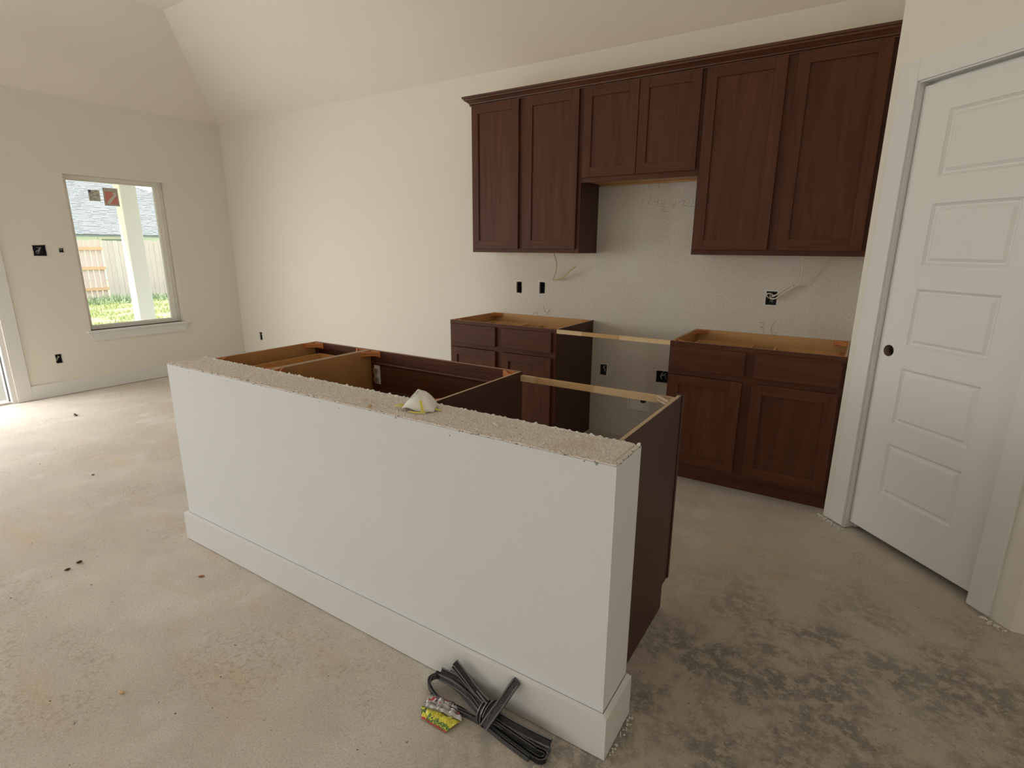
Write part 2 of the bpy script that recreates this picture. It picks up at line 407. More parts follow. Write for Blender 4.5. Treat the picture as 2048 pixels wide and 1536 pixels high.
# right side: pantry corner wall (45 degrees) with door opening, then a wall running on to the right
def roofz(y): return min(ZT, ZC + .70 * max(0, -y)) + .04
def D(s_, n_, z):   # along the 45 degree wall; n_ positive = out of the wall, toward the room
    return V((XE + s_ * S2 - n_ * S2, YE - s_ * S2 - n_ * S2, z))
def dbox(bm, s0, s1, n0, n1, z0, z1, mi=0, ztop=None):
    a = []
    for s_, n_ in ((s0, n0), (s1, n0), (s1, n1), (s0, n1)):
        a.append((D(s_, n_, z0), D(s_, n_, z1)))
    vs = [bm.verts.new(p[0]) for p in a] + [bm.verts.new(p[1]) for p in a]
    for f in ((0, 3, 2, 1), (4, 5, 6, 7), (0, 1, 5, 4), (1, 2, 6, 5), (2, 3, 7, 6), (3, 0, 4, 7)):
        bm.faces.new([vs[i] for i in f]).material_index = mi
    return vs
bm = nb()
dbox(bm, 0, .128, -.11, 0, 0, 2.12)
dbox(bm, .795, .944, -.11, 0, 0, 2.12)
vs = dbox(bm, 0, .944, -.11, 0, 2.12, 3.2)
for v_ in vs[4:]: v_.co.z = roofz(v_.co.y)
tag(obj('wall_right', bm, M['wall']), kind='structure')
bm = nb(); vs = box(bm, XE, XE + .11, YE - .0, 0, 0, 2.7)
for v_ in vs[4:]: v_.co.z = roofz(v_.co.y)
for v_ in vs:
    if v_.co.y < -.3 and v_.co.x > XE + .05: v_.co.y = YE + .11
tag(obj('wall_right_inner', bm, M['wall']), kind='structure')
bm = nb(); box(bm, CX, XR, CY, CY + .11, 0, ZT + .04); tag(obj('wall_right_far', bm, M['wall']), kind='structure')
tag(obj('wall_east', clean_internal(yz_wall(XR, XR + .14, [YR, -7.3, -5.5, 0], [0, .7, 2.2, ZT + .06], [(-7.3, -5.5, .7, 2.2)])), M['wall']), kind='structure')
bm = yz_wall(0, 1, [0], [0], [])
bm.free(); bm = nb()
for x0, x1, z0, z1 in ((XL - .16, -5.8, 0, ZT + .06), (-3.4, XR + .14, 0, ZT + .06), (-5.8, -3.4, 0, .7), (-5.8, -3.4, 2.2, ZT + .06)): box(bm, x0, x1, YR - .14, YR, z0, z1)
tag(obj('wall_rear', bm, M['wall']), kind='structure')
# unseen living room windows, and one added for fill light
def simple_window(name, ax, a0, a1, z0, z1, pos, n=3):
    bm = nb(); f = .05
    def bb(u0, u1, w0, w1):
        if ax == 'x': box(bm, u0, u1, pos - .03, pos + .03, w0, w1)
        else: box(bm, pos - .03, pos + .03, u0, u1, w0, w1)
    bb(a0, a1, z0, z0 + f); bb(a0, a1, z1 - f, z1)
    for i in range(n + 1):
        c = a0 + (a1 - a0) * i / n; c0 = max(a0, c - f / 2); c1 = min(a1, c + f / 2)
        bb(c0, c1, z0 + f, z1 - f)
    o = obj(name, bm, M['vinyl']); tag(o, kind='structure')
    bm = nb()
    if ax == 'x': box(bm, a0 + .02, a1 - .02, pos - .004, pos + .004, z0 + .02, z1 - .02)
    else: box(bm, pos - .004, pos + .004, a0 + .02, a1 - .02, z0 + .02, z1 - .02)
    obj('pane', bm, M['glass'], o)
simple_window('window_2', 'y', -6.9, -3.7, .7, 2.2, XL - .1)
simple_window('window_3', 'x', -5.8, -3.4, .7, 2.2, YR - .08, 2)

simple_window('added_window', 'y', -7.3, -5.5, .7, 2.2, XR + .08, 2)  # added unseen window, made up to hold the right-hand fill lamp
# baseboards
BT = .016
def board(x0, x1, y0, y1, h): return bx(x0, x1, y0, y1, 0.002, h)
tag(obj('baseboard_left', bx(XL, XL + BT, -2.113, 0, .003, .1325), M['trim'], bevel=.002), kind='structure')
tag(obj('baseboard_back', bx(XL + BT, -2.66, -BT, 0, .003, .1325), M['trim'], bevel=.002), kind='structure')
bm = nb(); dbox(bm, .873, .944 + .0, 0.0, .001, .003, .004); bm.free()

# ------------------------------------------------------------------ window_1
win = obj('window_1', nb(), M['vinyl']) if False else None
bm = nb(); xg = XL - .10; fx0, fx1 = XL - .15, XL - .075
box(bm, fx0, fx1, WY0, WY0 + .045, WZ0, WZ1); box(bm, fx0, fx1, WY1 - .055, WY1, WZ0, WZ1)
box(bm, fx0, fx1, WY0 + .045, WY1 - .055, WZ1 - .035, WZ1); box(bm, fx0, fx1, WY0 + .045, WY1 - .055, WZ0, WZ0 + .028)
win = obj('window_1', bm, M['vinyl'], bevel=.002); tag(win, kind='structure')
bm = nb(); sx0, sx1 = XL - .125, XL - .09
gy0, gy1, gz0, gz1 = -1.521, -.748, .625, 2.0
box(bm, sx0, sx1, WY0 + .045, gy0 + .012, WZ0 + .028, WZ1 - .035); box(bm, sx0, sx1, gy1, WY1 - .055, WZ0 + .028, WZ1 - .035)
box(bm, sx0, sx1, gy0 + .012, gy1, gz1, WZ1 - .035); box(bm, sx0, sx1, gy0 + .012, gy1, WZ0 + .028, gz0)
obj('sash', bm, M['vinyl'], win, bevel=.003)
bm = nb(); box(bm, XL - .078, XL - .066, WY1 - .02, WY1 - .012, WZ0, WZ1 - .01); box(bm, XL - .078, XL - .066, WY1 - .048, WY1 - .040, WZ0, WZ1 - .01)
obj('track', bm, M['vinyl'], win)
obj('pane', bx(XL - .112, XL - .108, gy0, gy1 + .005, gz0 - .005, gz1 + .005), M['glass'], win)
bm = nb(); prism(bm, [(XL - .075, -1.600, .56), (XL - .075, -.624, .56), (XL - .075, -.624, .582), (XL - .075, -1.600, .582)], (.075, 0, 0)); bm.free()
bm = nb(); box(bm, XL - .075, XL, WY0, WY1, .560, .584); box(bm, XL, XL + .032, -1.600, -.622, .560, .584)
obj('sill', bm, M['trim'], win, bevel=.004)
bm = nb(); prism(bm, [(XL + .0005, -1.590, .560), (XL + .0005, -.634, .560), (XL + .0005, -.672, .480), (XL + .0005, -1.552, .480)], (.017, 0, 0))
obj('apron', bm, M['trim'], win, bevel=.002)
# stickers on the pane: positions from the photograph's window
def wpt(u, v_):   # fraction across the pane (0 near side .. 1 far), height
    return (gy0 + u * (gy1 - gy0), v_)
def sticker(name, pts, material, dx=0.0, parent=win):
    return obj(name, prism(nb(), [(XL - .1075 + dx, y, z) for y, z in pts], (.0008, 0, 0)), material, parent)
def text_rows(yA, yB, zT, zB, rows, dx, parent, seed=1, th=.006, material=None):
    r = random.Random(seed); bm = nb()
    for i in range(rows):
        z = zT - (i + .5) * (zT - zB) / rows; y = yA
        while y < yB - .01:
            l = r.uniform(.008, .028); 
            if r.random() < .8: box(bm, XL - .1067 + dx, XL - .1064 + dx, y, min(yB, y + l), z - th / 2, z + th / 2)
            y += l + r.uniform(.004, .01)
    return obj('print', bm, material or M['paper_dark'], parent)

# ------------------------------------------------------------------ pantry door
T_ = M['trim']
dr = obj('door_1', (lambda b: (dbox(b, .128, .1445, -.105, .003, 0.004, 2.098), dbox(b, .7785, .795, -.105, .003, 0.004, 2.098), dbox(b, .128, .795, -.105, .003, 2.098, 2.115), b)[-1])(nb()), T_)
tag(dr, kind='structure')
dn = -.022; dt = .035; SZ0, SZ1 = .041, 2.082; s0, s1 = .1475, .7755
# slab with a grid that leaves panel beds, beds recessed 7 mm
PX0, PX1 = .281, .634
PZ = [(.262, .517), (.617, .880), (.985, 1.240), (1.343, 1.598), (1.707, 1.968)]
bm = nb()
dbox(bm, s0, s1, dn - dt, dn - .0096, SZ0, SZ1)
slab_o = obj('slab', bm, M['door'], dr)
ss_ = [s0, PX0, PX1, s1]; zz = [SZ0] + [z for p in PZ for z in p] + [SZ1]
def dgrid(filled, n0, n1):
    bm = nb(); keys = {}
    def vtx(i, j, n_):
        if (i, j, n_) not in keys: keys[(i, j, n_)] = bm.verts.new(D(ss_[i], n_, zz[j]))
        return keys[(i, j, n_)]
    for i in range(3):
        for j in range(len(zz) - 1):
            if not filled(i, j): continue
            q = [(i, j), (i + 1, j), (i + 1, j + 1), (i, j + 1)]
            bm.faces.new([vtx(a, b, n1) for a, b in q]); bm.faces.new([vtx(a, b, n0) for a, b in q][::-1])
            for (a, b), (c, d_), nbx in ((q[0], q[1], (i, j - 1)), (q[1], q[2], (i + 1, j)), (q[2], q[3], (i, j + 1)), (q[3], q[0], (i - 1, j))):
                if not (0 <= nbx[0] < 3 and 0 <= nbx[1] < len(zz) - 1 and filled(*nbx)):
                    bm.faces.new((vtx(a, b, n0), vtx(c, d_, n0), vtx(c, d_, n1), vtx(a, b, n1)))
    return bm
frame_o = obj('stiles_and_rails', dgrid(lambda i, j: i != 1 or j % 2 == 0, dn - .0095, dn), M['door'], dr)
for z0, z1 in PZ:
    bm = nb(); rings = []
    for off, dep in ((.0003, -.0004), (.011, -.0093), (.017, -.0093), (.030, -.0015)):
        rings.append([bm.verts.new(D(s_, dn + dep, z)) for s_, z in ((PX0 + off, z0 + off), (PX1 - off, z0 + off), (PX1 - off, z1 - off), (PX0 + off, z1 - off))])
    for a, b in zip(rings, rings[1:]):
        for i in range(4): bm.faces.new((a[i], a[(i + 1) % 4], b[(i + 1) % 4], b[i]))
    bm.faces.new(rings[-1])
    obj('raised_panel', bm, M['door'], dr)
# bore hole for the missing lockset
def cyl_cut(s_, z, r):
    bm = nb(); pts = [D(s_ + r * math.cos(a), .01, z + r * math.sin(a)) for a in [i * math.tau / 32 for i in range(32)]]
    prism(bm, pts, D(0, -.2, 0) - D(0, 0, 0)); return bm
HS, HZ = .198, .948
cut(slab_o, cyl_cut(HS, HZ, .027)); cut(frame_o, cyl_cut(HS, HZ, .027))
bm = nb()
for a in range(32):
    a0, a1 = a * math.tau / 32, (a + 1) * math.tau / 32
    q = [D(HS + r * math.cos(t), n_, HZ + r * math.sin(t)) for t, n_, r in ((a0, dn + .0003, .0268), (a1, dn + .0003, .0268), (a1, dn - dt, .0268), (a0, dn - dt, .0268))]
    bm.faces.new([bm.verts.new(p) for p in q])
M['bore'] = mat('raw_bore_wood', (.30, .22, .17), .9)
obj('bore_hole', bm, M['bore'], dr)
# dark pantry behind it is closed off by wall returns
for z in (.30, 1.05, 1.84):
    bm = nb(); 
    tube(bm, [D(.777, dn + .006, z), D(.777, dn + .006, z + .09)], .005, 10)
    obj('hinge', bm, M['trim'] , dr)
CT = .015
bm = nb(); dbox(bm, .048, .1395, .0005, CT, .012, 2.190); obj('casing', bm, T_, dr, bevel=.002)
bm = nb(); dbox(bm, .7835, .871, .0005, CT, .012, 2.190); obj('casing', bm, T_, dr, bevel=.002)
bm = nb(); dbox(bm, .1395, .7835, .0005, CT, 2.1035, 2.190); obj('casing', bm, T_, dr, bevel=.002)
bm = nb(); dbox(bm, .128, .158, -.07, -.058, .004, 2.098); dbox(bm, .158, .765, -.07, -.058, 2.085, 2.098); dbox(bm, .765, .795, -.07, -.058, .004, 2.098)
obj('door_stop', bm, T_, dr)
bm = nb(); box(bm, XE + .11, XR, -.08, 0, 0, .01); bm.free()

# ------------------------------------------------------------------ patio door frame (door_2)
bm = nb()
box(bm, XL - .14, XL + .001, DY1 - .022, DY1, 0.002, DZ); box(bm, XL - .14, XL + .001, DY0, DY0 + .022, 0.002, DZ); box(bm, XL - .14, XL + .001, DY0 + .022, DY1 - .022, DZ - .02, DZ)
d2 = tag(obj('door_2', bm, T_), kind='structure')
bm = nb()
for yy in ((-2.222, -2.113), (-3.28, -3.172)): box(bm, XL + .0005, XL + BT, yy[0], yy[1], .003, 2.18)
for i, yy in enumerate(((-2.222, -2.113), (-3.28, -3.172))):
    obj('casing', bx(XL + .0005, XL + BT, yy[0], yy[1], .003, 2.18), T_, d2, bevel=.002)
bm.free()
obj('casing', bx(XL + .0005, XL + BT, -3.172, -2.222, 2.07, 2.18), T_, d2, bevel=.002)
obj('door_stop', bx(XL - .095, XL - .06, DY1 - .036, DY1 - .022, .02, DZ - .02), T_, d2, bevel=.002)
obj('weather_strip', bx(XL - .060, XL - .052, DY1 - .030, DY1 - .022, .02, DZ - .02), M['rubber_grey'], d2)
M['alu'] = mat('aluminium_threshold', (.55, .52, .48), .4, .5, .6)
obj('threshold', bx(XL - .15, XL - .01, DY0 + .022, DY1 - .022, .0, .018), M['alu'], d2, bevel=.003)

# ------------------------------------------------------------------ cabinet builders
def shaker(parent, x0, x1, yf, z0, z1, sgn=-1, rail=.058, name='door', wm=None):
    """door slab on face plane yf, standing off toward sgn*y; recessed centre panel as a sub-part"""
    t = .019; a, b = sorted((yf, yf + sgn * t))
    pf = yf + sgn * (t - .009); a2, b2 = sorted((yf + sgn * .004, pf))
    d_ = obj(name, bx(x0 + rail - .002, x1 - rail + .002, a2, b2, z0 + rail - .002, z1 - rail + .002), M['cherry'], parent)
    for u0, u1 in ((x0, x0 + rail), (x1 - rail, x1)): obj('stile', bx(u0, u1, a, b, z0, z1), wm or M['cherry'], d_, bevel=.0015)
    for w0, w1 in ((z1 - rail, z1), (z0, z0 + rail)): obj('rail', bx(x0 + rail, x1 - rail, a + .0002, b - .0002, w0, w1), M['cherry_x'], d_, bevel=.001)
    return d_
def drawer_front(parent, x0, x1, yf, z0, z1, sgn=-1, name='drawer_front'):
    a, b = sorted((yf, yf + sgn * .019))
    return obj(name, bx(x0, x1, a, b, z0, z1), M['cherry_x'], parent, bevel=.003)
def corner_block(parent, x, y, sx, sy, z, L_=.075):
    """triangular web bracket in a box corner"""
    bm = nb()
    prism(bm, [(x, y, z - .014), (x + sx * L_, y, z - .014), (x, y + sy * L_, z - .014)], (0, 0, .004))
    prism(bm, [(x, y, z - .03), (x + sx * .006, y, z - .03), (x + sx * .006, y + sy * L_, z - .03), (x, y + sy * L_, z - .03)], (0, 0, .03))
    prism(bm, [(x, y, z - .03), (x + sx * L_, y, z - .03), (x + sx * L_, y + sy * .006, z - .03), (x, y + sy * .006, z - .03)], (0, 0, .03))
    prism(bm, [(x + sx * L_, y, z - .022), (x + sx * (L_ - .008), y, z - .022), (x, y + sy * (L_ - .008), z - .022), (x, y + sy * L_, z - .022)], (0, 0, .022))
    return obj('corner_block', bm, M['block'], parent)
ZB = .875
def base_cabinet(label, x0, x1, yb, yf, front, drawers, doors, side_out=(True, True), drawer_boxes=True, block=True, name='base_cabinet', group=None, mullion=None):
    """front=-1: doors face -y. yb back plane y, yf front (face frame) plane y"""
    r = empty(name, ((x0 + x1) / 2, (yb + yf) / 2, 0), label, 'cabinet', group or ('island cabinets' if front > 0 else 'base cabinets against the kitchen wall'))
    s_ = front; T = .0125; tk = .09
    lo, hi = sorted((yb, yf - s_ * .019))
    for (a, b, outer) in ((x0, x0 + T, -1), (x1 - T, x1, 1)):
        # panel: cherry outside, tan inside, pale edge on top
        bm = nb()
        mid = a + .0025 if outer < 0 else b - .0025
        def pl(u0, u1):
            # outline with toe notch
            f_ = yf - s_ * .019; nt_ = yf - s_ * .075
            pts = [(u0, yb, .002), (u0, nt_, .002), (u0, nt_, .105), (u0, f_, .105), (u0, f_, ZB), (u0, yb, ZB)]
            return pts
        if outer < 0: u = (a, mid, b)
        else: u = (mid, b, a)
        prism(bm, pl(min(a, mid) if outer < 0 else mid, 0), ((.0025), 0, 0))
        p_ = obj('side_panel', bm, M['cherry_side'], r)
        bm = nb(); prism(bm, pl(mid if outer < 0 else a, 0), (T - .0025, 0, 0))
        q = obj('inner_lining', bm, [M['ply'], M['edge']], p_)
        for pg in q.data.polygons:
            if pg.normal.z > .9: pg.material_index = 1
    y0, y1 = sorted((yb, yb + s_ * .0125))
    if yb != yf:
        bk = obj('back_panel', bx(x0 + T, x1 - T, y0, y1, .105, ZB - .0005), [M['ply_x'], M['edge']], r)
        for pg in bk.data.polygons:
            if pg.normal.z > .9: pg.material_index = 1
    obj('bottom_panel', bx(x0 + T, x1 - T, lo + .0126, hi, .105, .12), M['ply_x'], r)
    a, b = sorted((yf - s_ * .0749, yf - s_ * .068))
    obj('toe_kick', bx(x0 + .0005, x1 - .0005, a, b, .002, .105), M['cherry_x'], r)
    # face frame
    a, b = sorted((yf - s_ * .019, yf)); st = .042
    for u0, u1 in [(x0, x0 + st), (x1 - st, x1)]: obj('stile', bx(u0, u1, a, b, .105, ZB), M['cherry'], r, bevel=.001)
    if mullion: obj('stile', bx(mullion[0], mullion[1], a + .0001, b - .0001, .14, ZB - .03), M['cherry'], r)
    xs = [x0 + st] + (list(mullion) if mullion else []) + [x1 - st]
    tr_ = obj('rail', bx(x0 + st, x1 - st, a + .0002, b - .0002, ZB - .03, ZB - .0002), [M['cherry_x'], M['raw_edge']], r)
    for ch_ in [tr_] + [c_ for c_ in r.children if c_.name.startswith('stile') and c_ is not tr_]:
        if len(ch_.data.materials) < 2: ch_.data.materials.append(M['raw_edge'])
        for pg in ch_.data.polygons:
            if pg.normal.z > .9 and not (mullion and abs(ch_.data.vertices[pg.vertices[0]].co.z - (ZB - .03)) < .002): pg.material_index = 1
    obj('rail', bx(x0 + st, x1 - st, a + .0002, b - .0002, .105, .14), M['cherry_x'], r)
    if drawers:
        for u0, u1 in zip(xs[0::2], xs[1::2]): obj('rail', bx(u0, u1, a + .0002, b - .0002, .678, .716), M['cherry_x'], r)
    for (u0, u1, w0, w1) in drawers:
        d_ = drawer_front(r, u0, u1, yf, w0, w1, s_)
        if drawer_boxes:
            bm = nb(); i0, i1 = u0 + .035, u1 - .035; f_ = yf - s_ * .021; k = yb + s_ * .09
            c0, c1 = sorted((f_, k)); zt = .815; zb_ = .735
            box(bm, i0, i0 + .012, c0, c1, zb_, zt); box(bm, i1 - .012, i1, c0, c1, zb_, zt)
            box(bm, i0 + .012, i1 - .012, c0, c0 + .012, zb_, zt); box(bm, i0 + .012, i1 - .012, c1 - .012, c1, zb_, zt)
            box(bm, i0 + .012, i1 - .012, c0 + .012, c1 - .012, zb_, zb_ + .006)
            obj('drawer_box', bm, M['ply_x'], d_)
    for (u0, u1, w0, w1) in doors: shaker(r, u0, u1, yf, w0, w1, s_)
    if block:
        kf = yf - s_ * .0195; kb = yb + s_ * .013
        for x_, sx_ in ((x0 + T, 1), (x1 - T, -1)):
            corner_block(r, x_, kf, sx_, -s_, ZB - .001); corner_block(r, x_, kb, sx_, s_, ZB - .001)
    return r

BF = -.5958 + .0; FY = -.5958
bl0, bl1, br0, br1 = -2.655, -1.7458, -.9774, -.0695
base_cabinet('dark cherry base cabinet without worktop, on the window side of the stove gap', bl0, bl1, -.002, FY, -1,
    [(-2.640, -2.232, .708, .850), (-2.176, -1.776, .712, .850)], [(-2.640, -2.232, .130, .676), (-2.176, -1.776, .130, .676)], mullion=(-2.24, -2.168))
base_cabinet('dark cherry base cabinet without worktop, beside the white pantry door corner', br0, br1, -.002, FY, -1,
    [(-.964, -.548, .710, .848), (-.498, -.083, .710, .852)], [(-.964, -.553, .130, .676), (-.500, -.083, .130, .679)], mullion=(-.56, -.49))

# island cabinets, backs to the half wall, fronts face the kitchen
IB, IF = -2.428, -1.7994
ic0, ic1, ic2, ic3 = -2.675, -2.2235, -1.2729, -.5643
base_cabinet('narrow open-topped island cabinet at the window end, with a drawer box inside', ic0, ic1 - .0015, IB, IF, 1,
    [(ic0 + .02, ic1 - .02, .70, .85)], [(ic0 + .02, ic1 - .02, .13, .676)], name='island_cabinet')
sb = base_cabinet('wide open-topped island sink cabinet, empty inside, in the middle of the island', ic1 + .0015, ic2, IB, IF, 1,
    [(ic1 + .025, (ic1 + ic2) / 2 - .03, .70, .85), ((ic1 + ic2) / 2 + .03, ic2 - .025, .70, .85)],
    [(ic1 + .025, (ic1 + ic2) / 2 - .004, .13, .676), ((ic1 + ic2) / 2 + .004, ic2 - .025, .13, .676)], drawer_boxes=False, name='sink_cabinet', mullion=((ic1 + ic2) / 2 - .035, (ic1 + ic2) / 2 + .035))
# inside of the face frame has a lit ledge, and a metal hinge plate
obj('false_front_backing', bx(ic1 + .045, ic2 - .045, IF - .0245, IF - .0195, .30, .8448), M['cherry_x'], sb)
bm = nb(); box(bm, ic1 + .060, ic2 - .05, IF - .040, IF - .0250, .806, .818); obj('ledge', bm, M['crown'], sb, bevel=.004)
obj('ledge', bx(ic1 + .046, ic2 - .05, IF - .038, IF - .0250, .655, .672), M['crown'], sb, bevel=.004)
bm = nb(); hx = ic1 + .046
box(bm, hx, hx + .042, IF - .030, IF - .0255, .700, .800)
M['zinc'] = mat('pale_zinc_plate', (.62, .62, .60), .4, .5)
pl_ = obj('hinge_plate', bm, M['zinc'], sb, bevel=.001)
bm = nb(); box(bm, hx + .004, hx + .030, IF - .042, IF - .030, .760, .785); box(bm, hx + .004, hx + .030, IF - .042, IF - .030, .712, .737); box(bm, hx + .014, hx + .020, IF - .046, IF - .030, .735, .762)
obj('hinge_arm', bm, M['metal'], pl_, bevel=.001)
bm = nb()
tube(bm, smoothpath([(-2.06, -2.31, .775), (-2.03, -2.30, .812), (-2.0, -2.29, .80), (-1.985, -2.29, .74), (-1.97, -2.3, .5), (-1.95, -2.3, .2)]), .006, 8)
tag(obj('sink_cable', bm, M['nm'], origin=(-2.0, -2.3, 0)), 'cream cable looping up inside the empty island sink cabinet', 'cable')

# end panel of the dishwasher gap
ep = empty('end_panel', (ic3, (IB + IF) / 2, 0), 'tall dark cherry end panel closing the dishwasher gap, beside the half wall end', 'panel')
bm = nb(); prism(bm, [(ic3 - .003, IB, .002), (ic3 - .003, IF - .075, .002), (ic3 - .003, IF - .075, .105), (ic3 - .003, IF - .019, .105), (ic3 - .003, IF - .019, ZB), (ic3 - .003, IB, ZB)], (.003, 0, 0)); obj('veneer', bm, M['cherry_side'], ep)
bm = nb(); prism(bm, [(ic3 - .016, IB, .002), (ic3 - .016, IF - .075, .002), (ic3 - .016, IF - .075, .105), (ic3 - .016, IF - .019, .105), (ic3 - .016, IF - .019, ZB), (ic3 - .016, IB, ZB)], (.013, 0, 0))
q = obj('core', bm, [M['ply'], M['edge']], ep)
for pg in q.data.polygons:
    if pg.normal.z > .9: pg.material_index = 1
obj('front_stile', bx(ic3 - .025, ic3 + .004, IF - .019, IF, .105, ZB + .001), M['cherry_side'], ep, bevel=.001)
cbk = corner_block(ep, ic3 - .016, IF - .05, -1, -1, ZB + .0, .07); cbk.data.materials.clear(); cbk.data.materials.append(M['edge'])
# pine rails
def pine_rail(label, x0, x1, y0, y1, z0, z1, j0, j1):
    r = empty('pine_rail', ((x0 + x1) / 2, (y0 + y1) / 2, z0), label, 'wood strip', 'pine strips across the gaps')
    obj('strip', bx(x0, j0, y0, y1, z0, z1), M['pine'], r); obj('strip', bx(j0, j1, y0 + .0002, y1 - .0002, z0 + .0002, z1 - .0002), M['pine_dark'], r, bevel=.001); obj('strip', bx(j1, x1, y0, y1, z0, z1), M['pine'], r)
    return r
pine_rail('thin pine strip spanning the empty stove gap between the two base cabinets', bl1 + .001, br0 - .001, FY + .001, FY + .019, .848, .874, -1.56, -1.30)
pine_rail('thin pine strip across the island dishwasher gap, to the end panel', ic2 + .001, ic3 - .0255, IF - .019, IF - .001, .834, .860, -1.20, -.92)

# ------------------------------------------------------------------ upper cabinets
DU = -.3003
def upper_cabinet(label, x0, x1, z0, z1, doors, name='wall_cabinet', mull=None):
    r = empty(name, ((x0 + x1) / 2, -.15, z0), label, 'cabinet', 'wall cabinets')
    T = .0125; fy = DU
    obj('side_panel', bx(x0, x0 + T, fy + .019, -.002, z0, z1), M['cherry_side'], r)
    obj('side_panel', bx(x1 - T, x1, fy + .019, -.002, z0, z1), M['cherry_side'], r)
    obj('bottom_panel', bx(x0 + T, x1 - T, fy + .019, -.002, z0 + .012, z0 + .024), M['ply_x'], r)
    obj('top_panel', bx(x0 + T, x1 - T, fy + .019, -.002, z1 - .02, z1 - .008), M['ply_x'], r)
    obj('back_panel', bx(x0 + T, x1 - T, -.012, -.0025, z0 + .024, z1 - .02), M['ply'], r)
    for u0, u1 in ((x0, x0 + .042), (x1 - .042, x1)): obj('stile', bx(u0, u1, fy, fy + .019, z0, z1), M['cherry'], r, bevel=.001)
    if mull: obj('stile', bx(mull[0], mull[1], fy, fy + .019, z0 + .042, z1 - .05), M['cherry'], r)
    obj('rail', bx(x0 + .042, x1 - .042, fy + .0002, fy + .0188, z0, z0 + .042), M['cherry_x'], r); obj('rail', bx(x0 + .042, x1 - .042, fy + .0002, fy + .0188, z1 - .05, z1), M['cherry_x'], r)
    for u0, u1, w0, w1 in doors: shaker(r, u0, u1, fy, w0, w1)
    return r
um0, um1 = -1.7455, -.9799; ZU1 = 2.440
upper_cabinet('tall dark cherry wall cabinet at the window end of the row', -2.654, um0 - .0005, 1.3695, ZU1, [(-2.640, -2.232, 1.398, 2.402), (-2.180, -1.770, 1.398, 2.402)], mull=(-2.24, -2.17))
mc = upper_cabinet('short dark cherry wall cabinet raised over the stove gap', um0 + .0005, um1 - .0005, 1.829, ZU1, [(-1.735, -1.365, 1.860, 2.403), (-1.361, -.993, 1.860, 2.403)])
bm = nb(); box(bm, -1.55, -1.30, -.27, -.22, 1.8365, 1.8405); obj('vent_slot', bm, M['bore'], mc)
bm = nb(); box(bm, um0 + .013, um1 - .013, -.278, -.263, 1.831, 1.8405); box(bm, um0 + .013, um1 - .013, -.03, -.0126, 1.831, 1.8405); obj('bottom_cleat', bm, M['ply_x'], mc)
uc = upper_cabinet('tall dark cherry wall cabinet beside the white pantry door corner', um1 + .0005, -.076, 1.3695, ZU1, [(-.966, -.550, 1.400, 2.403), (-.501, -.088, 1.400, 2.405)], mull=(-.56, -.49))
obj('filler_strip', bx(-.0757, XE - .001, DU, DU + .019, 1.3695, ZU1), M['cherry'], uc)

# crown moulding
prof = [(0.0, 2.404), (-.009, 2.404), (-.009, 2.410), (-.004, 2.4125), (-.012, 2.415), (-.013, 2.421), (-.019, 2.426), (-.029, 2.434), (-.040, 2.440), (-.041, 2.449), (-.050, 2.451), (-.050, 2.464), (0.0, 2.464)]
bm = nb(); yf = DU - .0005
ra = []; x_end = XE - .001; xs_ = -2.6545
for (d_, z) in prof:
    ra.append([bm.verts.new((x_end, yf + d_, z)), bm.verts.new((xs_ + d_, yf + d_, z)), bm.verts.new((xs_ + d_, -.001, z))])
n = len(prof)
for i in range(n):
    a, b = ra[i], ra[(i + 1) % n]
    for k in range(2): bm.faces.new((a[k], a[k + 1], b[k + 1], b[k]))
bm.faces.new([r_[0] for r_ in ra]); bm.faces.new([r_[2] for r_ in ra][::-1])
tag(obj('crown_moulding', bm, M['crown'], origin=(-1.36, -.3, 2.41)), 'dark cherry crown moulding running along the top of the wall cabinets', 'moulding')

# ------------------------------------------------------------------ half wall
hx0, hx1, hy0, hy1, hz = -2.6855, -.502, -2.6088, -2.4314, .888
hw = empty('half_wall', ((hx0 + hx1) / 2, (hy0 + hy1) / 2, 0), 'white drywall half wall of the island, in the middle of the room', 'wall')
bm = nb(); box(bm, hx0, hx1, hy0, hy1, .002, hz - .006)
body = obj('drywall_body', bm, M['island_wall'], hw)
# ragged crumbly cap: displaced grid
nx, ny = 760, 56
bm = nb(); grid = []
for i in range(nx + 1):
    col_ = []
    for j in range(ny + 1):
        x = hx0 + .0015 + (hx1 - hx0 - .003) * i / nx; y = hy0 + .0015 + (hy1 - hy0 - .003) * j / ny
        dfront = (y - hy0); dback = (hy1 - y)
        nz = noise.noise(V((x * 55, y * 55, 0))) * .0016 + noise.noise(V((x * 190, y * 190, 3))) * .0022
        z = hz - .0015 + nz
        if dback < .02:   # crumbs of plaster along the back edge
            z += max(0, noise.noise(V((x * 70, y * 90, 7)))) * .012 * (1 - dback / .02)
        fr1 = abs(dfront - (.0135 + .003 * noise.noise(V((x * 9, 0, 1)))))
        if fr1 < .0022 and noise.noise(V((x * 14, 5, 2))) > -.15: z -= .004
        fr2 = abs(dback - .0135)
        if fr2 < .0018 and noise.noise(V((x * 11, 9, 2))) > .1: z -= .003
        fe = abs((hx1 - x) - .0145)
        if fe < .002 and noise.noise(V((y * 22, 9, 4))) > -.2: z -= .004
        if dfront < .012 and noise.noise(V((x * 24, 2, 8))) > .38: z -= .0035
        col_.append(bm.verts.new((x, y, z)))
    grid.append(col_)
for i in range(nx):
    for j in range(ny): bm.faces.new((grid[i][j], grid[i + 1][j], grid[i + 1][j + 1], grid[i][j + 1]))
def skirt(row):
    b = [bm.verts.new((p.co.x, p.co.y, hz - .0055)) for p in row]
    for k in range(len(row) - 1): bm.faces.new((row[k], row[k + 1], b[k + 1], b[k]))
skirt([g[0] for g in grid]); skirt([g[ny] for g in grid]); skirt(grid[0]); skirt(grid[nx])
